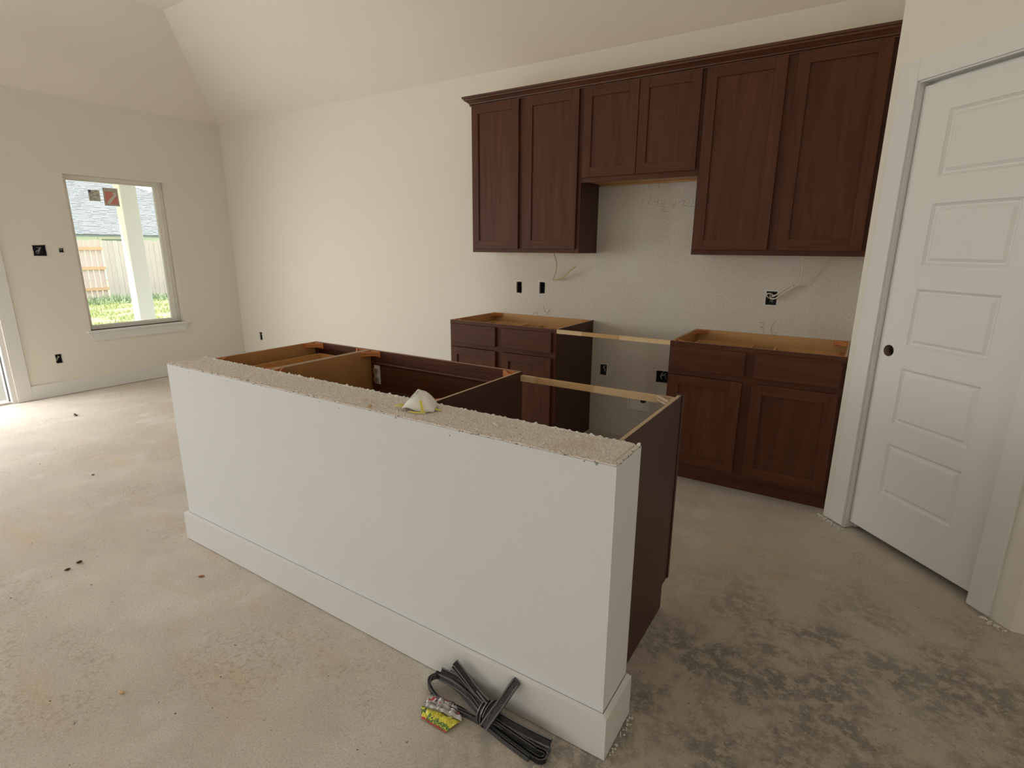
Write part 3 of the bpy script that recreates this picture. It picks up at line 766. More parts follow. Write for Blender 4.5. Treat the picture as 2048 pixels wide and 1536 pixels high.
cap = obj('rough_top', bm, M['rubble'], hw); cap['label'] = 'rough crumbly unfinished top edge'
# screw holes / dents on the face
bm = nb(); r = random.Random(3)
def facept(x, z, rad):
    pts = [(x + rad * math.cos(t) * r.uniform(.5, 1.2), hy0 - .0002, z + rad * math.sin(t) * r.uniform(.6, 1.3)) for t in [k * math.tau / 8 for k in range(8)]]
    prism(bm, pts, (0, -.0006, 0))
for x, z, rad in ((-1.03, .862, .0028), (-1.52, .865, .002), (-1.62, .872, .002), (-2.2, .868, .002), (-2.5, .866, .0024), (-2.55, .884, .004), (-1.25, .878, .003), (-.555, .880, .005), (-.59, .879, .003)):
    facept(x, z, rad)
obj('screw_dents', bm, M['ink'], hw)
bm = nb(); r = random.Random(44)
def fleck(x, y, z, s_):
    vs = bmesh.ops.create_cube(bm, size=1.0)['verts']
    bmesh.ops.transform(bm, matrix=Matrix.Translation((x, y, z)) @ Matrix.Rotation(r.uniform(0, 3), 4, V((r.random(), r.random(), r.random() + .01)).normalized()) @ Matrix.Diagonal((s_ * r.uniform(1, 2.4), s_ * .6, s_ * .6, 1)), verts=vs)
for k in range(150): fleck(r.uniform(hx0, hx1), hy0 + r.uniform(-.0008, .004), hz - r.uniform(.001, .007), r.choice((.0015, .002, .003)))
for k in range(70): fleck(r.uniform(hx0, hx1), hy0 + .0135 + r.uniform(-.001, .001), hz - .001, r.choice((.0012, .002)))
for k in range(60): fleck(r.uniform(hx0 + .01, hx1), r.uniform(hy0 + .01, hy1 - .01), hz + .0005, r.choice((.001, .0015, .002)))
for k in range(20): fleck(hx1 - r.uniform(0, .003), r.uniform(hy0, hy1), hz - r.uniform(0, .01), r.choice((.0015, .003)))
M['fleck'] = mat('grey_brown_grit', (.20, .16, .15), .9)
fk_ = obj('edge_grit', bm, M['fleck'], hw); fk_['kind'] = 'stuff'
# baseboard: mitred boards front, right end, left end with bevelled top
def bevel_board(pin, pout, h=.140, cham=.0):
    """pin/pout: inner and outer corner pairs [(x,y),(x,y)]"""
    bm = nb(); a, b = pin; c, d_ = pout
    q = [V((a[0], a[1], .003)), V((b[0], b[1], .003)), V((d_[0], d_[1], .003)), V((c[0], c[1], .003))]
    t_ = [V((a[0], a[1], h)), V((b[0], b[1], h)), V((d_[0], d_[1], h - .002)), V((c[0], c[1], h - .002))]
    vs = [bm.verts.new(p) for p in q + t_]
    for f in ((0, 3, 2, 1), (4, 5, 6, 7), (0, 1, 5, 4), (1, 2, 6, 5), (2, 3, 7, 6), (3, 0, 4, 7)): bm.faces.new([vs[i] for i in f])
    return bm
bo = .0185; e_ = .0028
BH = .1415
obj('baseboard', bevel_board([(hx0 - e_, hy0 - e_), (hx1 + e_, hy0 - e_)], [(hx0 - bo, hy0 - bo), (hx1 + bo, hy0 - bo)], BH), M['trim'], hw)
obj('baseboard', bevel_board([(hx1 + e_, hy0 - e_ + .0004), (hx1 + e_, hy1)], [(hx1 + bo, hy0 - bo + .0004), (hx1 + bo, hy1)], BH), M['trim'], hw)
obj('baseboard', bevel_board([(hx0 - e_, hy1), (hx0 - e_, hy0 - e_ + .0004)], [(hx0 - bo, hy1), (hx0 - bo, hy0 - bo + .0004)], BH), M['trim'], hw)

# ------------------------------------------------------------------ electrical boxes
def elec_box(ax, u0, u1, z0, z1, label, name='outlet_box', seed=0, wires='loop', dark=True):
    """ax 'back': opening in wall_back; 'left': opening in wall_left"""
    P_ = (lambda u, d, z: V((u, d, z))) if ax == 'back' else (lambda u, d, z: V((XL - d, u, z)))
    c = P_((u0 + u1) / 2, 0, z0)
    r = empty(name, c, label, 'outlet', 'open electrical boxes in the walls')
    rr = random.Random(seed); bm = nb()
    def pbox(b, a0, a1, d0, d1, c0, c1):
        vs = [b.verts.new(P_(*p)) for p in ((a0, d0, c0), (a1, d0, c0), (a1, d1, c0), (a0, d1, c0), (a0, d0, c1), (a1, d0, c1), (a1, d1, c1), (a0, d1, c1))]
        for f in ((0, 3, 2, 1), (4, 5, 6, 7), (0, 1, 5, 4), (1, 2, 6, 5), (2, 3, 7, 6), (3, 0, 4, 7)): b.faces.new([vs[i] for i in f])
    i = .0065
    pbox(bm, u0 + i, u1 - i, .044, .047, z0 + i, z1 - i)
    pbox(bm, u0 + i, u0 + i + .002, .006, .044, z0 + i, z1 - i); pbox(bm, u1 - i - .002, u1 - i, .006, .044, z0 + i, z1 - i)
    pbox(bm, u0 + i + .002, u1 - i - .002, .006, .044, z0 + i, z0 + i + .002); pbox(bm, u0 + i + .002, u1 - i - .002, .006, .044, z1 - i - .002, z1 - i)
    obj('box', bm, M['black'], r)
    bm = nb(); w_ = u1 - u0; h = z1 - z0
    if wires != 'none':
        for k in range(3):
            p = [P_(u0 + w_ * rr.uniform(.3, .7), .04, z0 + h * .2), P_(u0 + w_ * rr.uniform(.25, .75), .02, z0 + h * rr.uniform(.4, .6)), P_(u0 + w_ * rr.uniform(.3, .7), .012, z0 + h * rr.uniform(.6, .75)), P_(u0 + w_ * rr.uniform(.3, .7), .035, z0 + h * .8)]
            tube(bm, smoothpath(p, 5), .0018, 6)
        obj('wires', bm, M['nmw'] if wires == 'loop' else M['grey_strip'], r)
    # ragged plaster lip around the cut
    bm = nb(); outer = ragged(u0 - .006, u1 + .006, z0 - .006, z1 + .006, .0035, seed + 50); inner = ragged(u0 + .0015, u1 - .0015, z0 + .0015, z1 - .0015, .002, seed + 70)
    n = len(outer)
    A = [bm.verts.new(P_(u, -.0004, z)) for u, z in outer]; Bv = [bm.verts.new(P_(u, -.0022, z)) for u, z in inner]; Cv = [bm.verts.new(P_(u, .012, z)) for u, z in inner]
    for k in range(n):
        bm.faces.new((A[k], A[(k + 1) % n], Bv[(k + 1) % n], Bv[k])); bm.faces.new((Bv[k], Bv[(k + 1) % n], Cv[(k + 1) % n], Cv[k]))
    obj('torn_edge', bm, M['plaster'], r)
    return r
LB = ['small empty outlet box low on the long wall, near the window corner',
      'open outlet box above the base cabinet, nearer the window of the pair',
      'open outlet box above the base cabinet, directly beneath the cream hanging cable',
      'open outlet box with curled wires low in the stove gap, the one nearer the window',
      'wide torn outlet box low in the stove gap, touching the base cabinet near the pantry',
      'open outlet box with white cables looping out, between base cabinet and wall cabinet']
for i, (_, x0, x1, z0, z1) in enumerate(HB):
    elec_box('back', x0, x1, z0, z1, LB[i], seed=i, wires='none' if i in (1, 2) else 'loop')
LL = ['wide double switch box with tangled wires, beside the window', 'small ragged hole with dark wires right beside the window', 'low outlet box near the floor under the double switch box']
for i, (y0, y1, z0, z1) in enumerate(HL):
    elec_box('left', y0, y1, z0, z1, LL[i], name='switch_box' if i == 0 else 'outlet_box', seed=30 + i, wires='loop')
# recessed stove outlet plate
ro = empty('stove_outlet', (-1.355, 0, .262), 'pale square stove outlet plate with a round dark socket low in the stove gap', 'outlet')
bm = nb(); x0, x1, z0, z1 = -1.432, -1.272, .232, .365
box(bm, x0 + .001, x1 - .001, .022, .028, z0 + .001, z1 - .001); obj('plate', bm, M['plaster'], ro)
bm = nb()
box(bm, x0 - .004, x0 + .003, -.004, .02, z0 - .004, z1 + .004); box(bm, x1 - .003, x1 + .004, -.004, .02, z0 - .004, z1 + .004)
box(bm, x0 + .003, x1 - .003, -.004, .02, z1 - .003, z1 + .004); box(bm, x0 + .003, x1 - .003, -.004, .02, z0 - .004, z0 + .003); obj('rim', bm, M['vinyl'], ro, bevel=.001)
bm = nb(); prism(bm, [(-1.325 + .020 * math.cos(t), .0218, .298 + .016 * math.sin(t)) for t in [k * math.tau / 20 for k in range(20)]], (0, -.006, 0)); obj('socket', bm, M['black'], ro)

# pencil notes on the wall
ST = [[(-1.4166, 1.7364), (-1.4182, 1.7034)], [(-1.3908, 1.724), (-1.3747, 1.7148)], [(-1.3581, 1.7427), (-1.3716, 1.7147), (-1.3795, 1.6949)],
 [(-1.3356, 1.7276), (-1.3332, 1.7161), (-1.319, 1.7099), (-1.3103, 1.7152)], [(-1.3069, 1.7321), (-1.3114, 1.6897)], [(-1.2852, 1.7242), (-1.2845, 1.7157)],
 [(-1.2999, 1.6984), (-1.2517, 1.6995)], [(-1.2896, 1.6819), (-1.2731, 1.6842), (-1.2649, 1.6754), (-1.2815, 1.6546), (-1.263, 1.6506), (-1.2359, 1.649)],
 [(-1.2126, 1.6948), (-1.1941, 1.6844)], [(-1.1858, 1.7092), (-1.2004, 1.6705)], [(-1.1609, 1.7097), (-1.1684, 1.6933)],
 [(-1.1468, 1.7147), (-1.1296, 1.7168), (-1.1299, 1.703), (-1.1387, 1.6867), (-1.1209, 1.6819), (-1.1051, 1.6828)], [(-1.0733, 1.7119), (-1.0722, 1.6982)], [(-1.0917, 1.6768), (-1.0629, 1.6737)],
 [(-1.3095, 1.8279), (-1.3106, 1.8027)], [(-1.066, 1.668), (-1.050, 1.668), (-1.049, 1.658), (-1.064, 1.642), (-1.045, 1.640)]]
def pencil(strokes, smooth_=True, r_=.0011):
    bm = nb()
    for s_ in strokes:
        p = [V((x, -.0006, z)) for x, z in s_]
        if smooth_ and len(p) > 2: p = smoothpath(p, 4)
        tube(bm, p, r_, 4)
    return bm
def ptag(strokes, name='pencil_mark', r_=.0011): return obj(name, pencil(strokes, True, r_), M['ink'], wb)
ptag(ST)
ptag([[(-.5896, .9439), (-.5720, .9497), (-.5599, .9440), (-.5640, .9250), (-.5778, .9153), (-.5620, .9150), (-.555, .9054), (-.5553, .8794)], [(-.492, .9631), (-.5105, .9309), (-.5112, .8919), (-.4985, .8755), (-.4785, .8827), (-.4838, .8916), (-.4978, .8845)]])
ptag([[(-2.2799, .8772), (-2.261, .8951), (-2.2355, .8946), (-2.234, .8837)], [(-2.184, .9602), (-2.1751, .9229), (-2.155, .9028), (-2.140, .9128), (-2.1236, .9315)], [(-2.1236, .9315), (-2.1471, .8833)]])
ptag([[(-1.745, 1.37), (-1.735, 1.37)], [(-1.7365, 1.385), (-1.737, 1.34)]], r_=.0006)

# cables
bm = nb(); tube(bm, smoothpath([(-2.018, -.16, 1.40), (-2.018, -.15, 1.36), (-2.025, -.10, 1.31), (-2.045, -.06, 1.24), (-2.085, -.035, 1.172), (-2.086, -.035, 1.168)], 6), .0036, 8)
tag(obj('hanging_cable', bm, M['nm'], origin=(-2.03, -.1, 1.36)), 'cream cable hanging under the wall cabinet near the window, bent into a V', 'cable')
me_o = bpy.context.scene.objects['hanging_cable']
bm = nb(); tube(bm, smoothpath([(-2.086, -.035, 1.170), (-2.050, -.035, 1.168), (-1.99, -.05, 1.19), (-1.93, -.07, 1.235), (-1.875, -.08, 1.272)], 6), .0050, 8)
obj('cable_tail', bm, M['nm'], me_o)
bm = nb(); tube(bm, smoothpath([(-.379, -.09, 1.40), (-.379, -.08, 1.355), (-.376, -.05, 1.29), (-.378, -.035, 1.235), (-.395, -.03, 1.195), (-.43, -.03, 1.165)], 6), .0034, 8)
c2 = tag(obj('hanging_cable', bm, M['nmw'], origin=(-.38, -.06, 1.36)), 'thin white cable from the wall cabinet by the pantry down to an outlet box', 'cable')
bm = nb(); tube(bm, smoothpath([(-.545, .02, 1.125), (-.535, -.02, 1.105), (-.50, -.035, 1.11), (-.46, -.035, 1.145), (-.425, -.03, 1.175), (-.415, -.03, 1.185), (-.425, -.03, 1.190), (-.46, -.03, 1.168), (-.51, -.03, 1.125), (-.53, -.01, 1.118)], 6), .0042, 8)
tube(bm, smoothpath([(-.545, .02, 1.10), (-.555, -.02, 1.115), (-.56, -.025, 1.13), (-.54, -.02, 1.135), (-.52, .0, 1.12)], 6), .0042, 8)
obj('cable_loop', bm, M['nmw'], c2)
bm = nb()
for x_, z_ in ((-2.523, .862), (-1.80, .863), (-.83, .858), (-.26, .856)):
    pass
bm.free()

# ------------------------------------------------------------------ window stickers (paper labels on the pane)
from math import tan
def on_pane(px, py):
    d = F_ + R_ * ((px - 1023.7) / 1084.77) - U_ * ((py - 770.34) / 1084.77)
    o_ = V((-.0482, -3.8018, 1.4078)); t_ = (XL - .107 - o_.x) / d.x; p = o_ + d * t_
    return (p.y, p.z)
A_ = on_pane(175, 379); B_ = on_pane(202, 403); y0, y1, z1, z0 = A_[0], B_[0], A_[1], B_[1]
st1 = sticker('energy_label', [(y0, z0), (y1, z0), (y1, z1), (y0, z1)], M['paper'])
text_rows(y0 + .008, y1 - .006, z1 - .004, z0 + .004, 7, 0, st1, 2, .005)
tb = bx(XL - .1067, XL - .1064, y0 + .004, y0 + .024, z1 - .024, z1 - .004); obj('print', tb, M['paper_dark'], st1)
A_ = on_pane(204, 375); B_ = on_pane(240, 413); y0, y1, z1, z0 = A_[0], B_[0], A_[1], B_[1]
st2 = sticker('glass_sticker', [(y0, z0), (y1, z0), (y1, z1), (y0, z1)], M['mauve'])
ry0, ry1, rz0, rz1 = y0 + .014, y1 - .012, z0 + .016, z1 - .036
sticker('red_square', [(ry0, rz0), (ry1, rz0), (ry1, rz1), (ry0, rz1)], M['red_st'], .0010, st2)
w_ = ry1 - ry0; h_ = rz1 - rz0
def rp(u, v_): return (ry0 + u * w_, rz0 + v_ * h_)
sticker('white_bar', [rp(.08, .02), rp(.30, .02), rp(.96, .72), rp(.96, .98), rp(.74, .98), rp(.62, .86), rp(.74, .80), rp(.12, .20)], M['paper'], .0020, st2)
text_rows(y0 + .02, y1 - .02, z1 - .006, z1 - .030, 2, .0, st2, 5, .005, M['paper'])

# ------------------------------------------------------------------ dust mask on the half wall
mk = empty('dust_mask', (-1.23, -2.53, hz), 'crumpled white cup dust mask with yellow straps on the rough wall top', 'mask')
bm = nb(); NU, NV = 28, 14; g = []
ax_ = V((.93, .37, 0)).normalized(); sd_ = V((-.37, .93, 0)).normalized(); base = V((-1.227, -2.518, hz + .002))
for i in range(NU + 1):
    rowv = []
    a = math.pi * i / NU         # across the cup, left..right
    for j in range(NV + 1):
        b = math.pi * j / NV     # front..back
        u_m = -math.cos(a); x = .056 * u_m; s_ = math.sin(a) ** .6
        y = -.040 * math.cos(b) * (.45 + .55 * s_)
        KP = [(-1, .10), (-.72, .42), (-.12, 1.0), (.30, .93), (.66, .66), (.9, .36), (1, .16)]
        for (ka, va), (kb, vb_) in zip(KP, KP[1:]):
            if ka <= u_m <= kb: hh = va + (vb_ - va) * (u_m - ka) / (kb - ka)
        zz_ = .064 * hh * max(0.0, math.sin(b)) ** .85
        zz_ *= 1 - .16 * math.exp(-((x - .016) / .007) ** 2) * (1 if j < NV / 2 else .2)
        zz_ += .0025 * noise.noise(V((x * 60, y * 60, 2)))
        p = base + ax_ * x + sd_ * y + V((0, 0, zz_ + .001))
        if j < 2 and 2 < i < 15: p.z += .011 * math.sin((i - 2) / 13 * math.pi)
        rowv.append(bm.verts.new(p))
    g.append(rowv)
for i in range(NU):
    for j in range(NV): bm.faces.new((g[i][j], g[i + 1][j], g[i + 1][j + 1], g[i][j + 1]))
bmesh.ops.remove_doubles(bm, verts=bm.verts, dist=.0004)
cup = obj('cup', bm, M['mask'], mk, smooth=True)
md = cup.modifiers.new('thick', 'SOLIDIFY'); md.thickness = .0018
def mp(x, y, z): return base + ax_ * x + sd_ * y + V((0, 0, z))
def ribbon(pts, w__, t__=.0012):
    bm = nb(); sweep(bm, smoothpath(pts, 5), [(-w__ / 2, -t__), (w__ / 2, -t__), (w__ / 2, t__), (-w__ / 2, t__)]); return bm
obj('strap', ribbon([mp(-.052, -.012, .004), mp(-.066, -.018, .012), mp(-.078, -.012, .008), mp(-.070, .004, .008), mp(-.056, .008, .006)], .012), M['yellow'], mk)
obj('strap', ribbon([mp(.014, -.030, .036), mp(.020, -.042, .020), mp(.026, -.048, .006), mp(.036, -.050, .004)], .009), M['yellow'], mk)
obj('strap', ribbon([mp(.036, -.050, .004), mp(.008, -.054, .003), mp(-.022, -.046, .003)], .007), M['yellow'], mk)
obj('strap', ribbon([mp(.052, -.012, .008), mp(.064, -.014, .005), mp(.074, -.006, .003)], .009), M['yellow'], mk)
# printed lines on the cup
bm = nb(); r = random.Random(8)
from mathutils.bvhtree import BVHTree
bpy.context.view_layer.update()
cm = cup.data; off = wloc(mk)
tree = BVHTree.FromPolygons([v_.co + off for v_ in cm.vertices], [p.vertices[:] for p in cm.polygons])
camp = V((-.0482, -3.8018, 1.4078))
for ln in range(6):
    zt = .052 - ln * .0052
    x = -.020 - ln * .0035
    xe_ = x + .022
    while x < xe_:
        l = r.uniform(.002, .006); q_ = []
        for (xx, zz2) in ((x, zt), (x + l, zt + l * .25), (x + l, zt + l * .25 - .0019), (x, zt - .0019)):
            tgt = mp(xx, 0, zz2); orig = mp(xx, -.2, zz2 + .12)
            hit_ = tree.ray_cast(orig, (tgt - orig).normalized())
            if hit_[0] is None: q_ = None; break
            q_.append(hit_[0] + (orig - tgt).normalized() * .0026)
        if q_: bm.faces.new([bm.verts.new(p) for p in q_])
        x += l + .0016
M['mask_print'] = mat('grey_mask_print', (.16, .16, .18), .8)
obj('print', bm, M['mask_print'], mk)

def chip(name, label, cat, loc, size, material, seed, flat=.35, group=None):
    r = random.Random(seed); bm = nb()
    bmesh.ops.create_icosphere(bm, subdivisions=2, radius=1)
    for v_ in bm.verts:
        k = 1 + .45 * noise.noise(v_.co * 1.7 + V((seed, 0, 0)))
        v_.co = V((v_.co.x * size[0] * k, v_.co.y * size[1] * k, v_.co.z * size[2] * k))
    xform(bm, Matrix.Rotation(r.uniform(0, 3), 4, 'Z'))
    zmin = min(v_.co.z for v_ in bm.verts)
    xform(bm, Matrix.Translation(V(loc) + V((0, 0, -zmin))))
    o = obj(name, bm, material, origin=loc); return tag(o, label, cat, group)
chip('wood_chip', 'small orange wood chip at the front edge of the half wall top', 'debris', (-1.385, -2.592, hz), (.010, .006, .003), M['tan'], 5)
chip('plaster_flake', 'white plaster flake on the half wall top, beyond the dust mask', 'debris', (-.925, -2.515, hz), (.022, .009, .003), M['plaster'], 6)
# floor scraps
chip('brown_scrap', 'blocky dark brown scrap on the floor, the smaller of the close pair', 'debris', (-2.869, -3.064, 0), (.011, .007, .004), M['brown'], 11)
chip('brown_scrap', 'longer dark brown scrap on the floor, the larger of the close pair', 'debris', (-2.890, -3.012, 0), (.012, .006, .005), M['brown'], 12)
chip('reddish_scrap', 'small reddish scrap on the floor in front of the half wall baseboard', 'debris', (-2.318, -2.768, 0), (.013, .006, .004), M['rust'], 13)
chip('tan_scrap', 'small tan flake on the open floor nearest the camera', 'debris', (-1.894, -3.253, 0), (.010, .006, .003), M['tan'], 14)
chip('brown_curl', 'brown curled shaving on the floor near the window wall', 'debris', (-5.55, -2.09, 0), (.045, .010, .005), M['brown'], 15)
chip('brown_scrap', 'dark crumb on the floor between the window wall and the half wall', 'debris', (-3.98, -2.55, 0), (.008, .006, .003), M['brown'], 16)
bm = nb(); r = random.Random(21)
def grit_at(x, y, s_):
    a = r.uniform(0, math.tau); h = s_ * .5
    pts = [(x + s_ * math.cos(a + k * math.tau / 3) * r.uniform(.5, 1), y + s_ * math.sin(a + k * math.tau / 3) * r.uniform(.5, 1), .0005) for k in range(3)]
    vb = [bm.verts.new(p) for p in pts]; t_ = bm.verts.new((x, y, h + .001))
    for k in range(3): bm.faces.new((vb[k], vb[(k + 1) % 3], t_))
    bm.faces.new(vb[::-1])
for k in range(700):
    x = r.uniform(-6.2, -.6); y = r.uniform(-4.2, -.4)
    if hx0 - .04 < x < hx1 + .05 and y > hy0 - .04: continue
    if -2.75 < x and y > -2.7: continue
    grit_at(x, y, r.choice((.0015, .002, .002, .003, .0045)))
for k in range(200):
    x = r.uniform(-.4, .9); y = r.uniform(-2.8, -1.4)
    if (x - XE) + (y - YE) > -.1: continue
    grit_at(x, y, r.choice((.0015, .002, .003)))
tag(obj('floor_grit', bm, M['brown']), 'dark grit and sawdust scattered over the concrete floor', 'grit', kind='stuff')
# plaster crumbs swept against the pantry casing and the half wall
bm = nb(); r = random.Random(33)
def crumb(p, s_):
    vs = bmesh.ops.create_cube(bm, size=s_)['verts']
    bmesh.ops.transform(bm, matrix=Matrix.Translation(p) @ Matrix.Rotation(r.uniform(0, 3), 4, V((r.random(), r.random(), r.random())).normalized()), verts=vs)
for k in range(170):
    s_ = r.uniform(-.02, .16) if k < 110 else r.uniform(.86, .95)
    sz = r.choice((.002, .003, .005, .007)); crumb(D(s_, CT + abs(r.gauss(0, .012)) + sz * .6, sz * .5), sz)
for k in range(40):
    sz = r.choice((.002, .003, .005)); crumb(V((hx1 + bo + abs(r.gauss(0, .008)) + sz, r.uniform(hy0, hy1), sz * .5)), sz)
for k in range(90):
    sz = r.choice((.0015, .002, .003)); crumb(V((r.uniform(hx0, hx1 + .02), hy0 - bo - abs(r.gauss(0, .01)) - sz, sz * .5)), sz)
tag(obj('plaster_crumbs', bm, M['plaster']), 'white plaster crumbs along the pantry door casing and half wall baseboard', 'crumbs', kind='stuff')

# ------------------------------------------------------------------ bundle of rubber strips
PA = [(-0.6634, -2.7412, 0.006), (-0.7519, -2.7309, 0.006), (-0.8544, -2.716, 0.008), (-0.9474, -2.7229, 0.01), (-1.0048, -2.7217, 0.012), (-1.0628, -2.7006, 0.014), (-1.0797, -2.6808, 0.02), (-1.0691, -2.6641, 0.025), (-1.0413, -2.6519, 0.022), (-0.9741, -2.6629, 0.02), (-0.9063, -2.6851, 0.02), (-0.8453, -2.7021, 0.02), (-0.7686, -2.7056, 0.015), (-0.6927, -2.7139, 0.012), (-0.6536, -2.7154, 0.01)]
PB = [(-1.0599, -2.6679, 0.04), (-0.9837, -2.6633, 0.04), (-0.9141, -2.6743, 0.036), (-0.8465, -2.7003, 0.032), (-0.7744, -2.7106, 0.03), (-0.7001, -2.7163, 0.028), (-0.6481, -2.7182, 0.025), (-0.6277, -2.7139, 0.02), (-0.6253, -2.7251, 0.012), (-0.6486, -2.7311, 0.01), (-0.7312, -2.7218, 0.01), (-0.8106, -2.7114, 0.01)]
PC = [(-1.0418, -2.6693, 0.06), (-0.9833, -2.6634, 0.055), (-0.9109, -2.6716, 0.05), (-0.8405, -2.6951, 0.045), (-0.775, -2.696, 0.04), (-0.6892, -2.6918, 0.035), (-0.624, -2.6839, 0.03)]
PD = [(-1.023, -2.6471, 0.045), (-0.9731, -2.6502, 0.045), (-0.9012, -2.6648, 0.04), (-0.8458, -2.681, 0.035), (-0.7547, -2.6925, 0.03), (-0.6739, -2.6955, 0.02), (-0.6221, -2.6979, 0.015)]
PE = [(-0.8453, -2.6816, 0.05), (-0.8976, -2.6694, 0.06), (-0.9421, -2.6628, 0.085), (-0.9897, -2.6599, 0.115)]
PF = [(-0.8398, -2.6827, 0.035), (-0.8979, -2.6691, 0.05), (-0.9458, -2.6648, 0.075), (-0.9954, -2.6597, 0.1)]
PT = [(-0.8165, -2.7419, 0.03), (-0.806, -2.7249, 0.055), (-0.7953, -2.6843, 0.078), (-0.7872, -2.6455, 0.100), (-0.7691, -2.6384, 0.135)]
PG = [(-0.8873, -2.7108, 0.006), (-0.9297, -2.7071, 0.006), (-0.9804, -2.7139, 0.006), (-1.0305, -2.7104, 0.006), (-1.0683, -2.6915, 0.008)]
bd = empty('rubber_strip_bundle', (-.84, -2.70, 0), 'bundle of black rubber trim strips tied together, leaning on the half wall baseboard', 'strip bundle')
def channel(w_, h_): # C-shaped channel profile with lips
    return [(-w_ / 2, -h_ / 2), (w_ / 2, -h_ / 2), (w_ / 2, h_ / 2), (w_ * .32, h_ / 2), (w_ * .26, h_ * .05), (-w_ * .26, h_ * .05), (-w_ * .32, h_ / 2), (-w_ / 2, h_ / 2)]
CM = [0, 0, 1, 0, 0, 0, 1, 0]
def strip(pts, w_=.017, h_=.010, mats=None, n=7, up=V((0, 0, 1))):
    bm = nb(); sweep(bm, smoothpath(pts, n), channel(w_, h_), CM, up)
    return obj('rubber_strip', bm, mats or [M['rubber'], M['rubber_lip']], bd)
tilt = V((0, -.55, .83)).normalized()
strip(PA, .010, .017, [M['rubber_grey'], M['rubber_lip']])
strip(PB, .012, .017)
strip(PC, .026, .013, None, 7, tilt)
strip(PD, .026, .012, None, 7, tilt)
strip(PE, .021, .012, None, 7, tilt)
strip(PF, .019, .011, None, 7, tilt)
strip(PG, .008, .009, [M['rubber_grey'], M['rubber_lip']])
strip([V(p) + V((0.006, -.012, -.012)) for p in PC], .016, .012, [M['rubber_grey'], M['rubber_lip']], 7, tilt)
strip([V(p) + V((0.0, -.006, .012)) for p in PB[:7]], .010, .009)
strip(PT, .026, .014, [M['rubber_grey'], M['rubber_lip']], 7, V((.15, -.7, .6)).normalized())
# knot: a strip wound round the bundle
bm = nb(); cen = V((-.826, -2.697, .036)); axd = V((.93, -.12, -.05)).normalized(); u_ = axd.cross(V((0, 0, 1))).normalized(); w__ = u_.cross(axd)
if w__.z < 0: w__ = -w__
ring = []
for k in range(27):
    t_ = k * math.tau * 1.15 / 26 + .5
    ring.append(cen + u_ * .038 * math.cos(t_) + w__ * .034 * math.sin(t_) + axd * (.010 - .024 * k / 26))
rings = []
for i, p in enumerate(ring):
    t_ = (ring[min(i + 1, 26)] - ring[max(i - 1, 0)]).normalized(); b_ = (p - cen).normalized(); a_ = t_.cross(b_).normalized()
    rings.append([bm.verts.new(p + a_ * u + b_ * q_) for u, q_ in channel(.020, .009)])
for a, b in zip(rings, rings[1:]):
    for k in range(8): bm.faces.new((a[k], a[(k + 1) % 8], b[(k + 1) % 8], b[k])).material_index = CM[k]
bm.faces.new(rings[0][::-1]); bm.faces.new(rings[-1])
obj('knot', bm, [M['rubber'], M['rubber_lip']], bd)

# ------------------------------------------------------------------ snack wrapper
wr = empty('snack_wrapper', (-.98, -2.76, 0), 'torn yellow and silver snack wrapper on the floor beside the black strip bundle', 'wrapper')
def sheet(quad, nu, nv, amp, hgt, seed, zb=.003):
    """crumpled sheet spanning 4 corners (x,y); returns bm and grid"""
    bm = nb(); g = []
    a, b, c, d_ = [V((p[0], p[1], 0)) for p in quad]
    for i in range(nu + 1):
        row = []
        for j in range(nv + 1):
            u, v_ = i / nu, j / nv
            p = a * (1 - u) * (1 - v_) + b * u * (1 - v_) + c * u * v_ + d_ * (1 - u) * v_
            n1_ = noise.noise(V((p.x * 38, p.y * 38, seed))); n2_ = abs(noise.noise(V((p.x * 95, p.y * 95, seed + 5))))
            z = zb + hgt * math.sin(math.pi * min(1, max(0, v_))) * (.6 + .4 * math.sin(math.pi * u)) + amp * (abs(n1_) + .5 * n2_)
            row.append(bm.verts.new((p.x + .003 * n1_, p.y + .003 * n2_, z)))
        g.append(row)
    for i in range(nu):
        for j in range(nv): bm.faces.new((g[i][j], g[i + 1][j], g[i + 1][j + 1], g[i][j + 1]))
    return bm
bm = sheet([(-1.010, -2.803), (-.915, -2.800), (-.897, -2.744), (-1.043, -2.766)], 90, 44, .008, .012, 2)
yl = obj('yellow_side', bm, [M['wrap_yellow'], M['wrap_green'], M['wrap_red']], wr)
for p in yl.data.polygons:
    c = p.center + off * 0 + V(wr.location)
    t_ = (c.y + 2.80) / .05
    q_ = noise.noise(V((c.x * 130, c.y * 130, 4)))
    if c.y < -2.797 + .003 * q_: p.material_index = 2
    elif t_ < .36 + .1 * q_ and abs(q_) > .10 and c.x > -.995: p.material_index = 1
    elif c.x < -1.008 and q_ > .0: p.material_index = 1
bm = sheet([(-1.040, -2.766), (-.900, -2.746), (-.910, -2.728), (-1.035, -2.750)], 22, 6, .010, .010, 6, .006)
obj('torn_edge', bm, M['foil'], wr)
bm = sheet([(-1.038, -2.752), (-.915, -2.733), (-.962, -2.700), (-1.052, -2.712)], 60, 36, .009, .014, 4, .004)
cl = obj('silver_side', bm, [M['foil'], M['wrap_white'], M['wrap_red'], M['rubber']], wr)
for p in cl.data.polygons:
    c = p.center + V(wr.location); q = noise.noise(V((c.x * 70, c.y * 90, 12)))
    if q > .28: p.material_index = 2
    elif q > -.1: p.material_index = 1
    elif q < -.42: p.material_index = 3

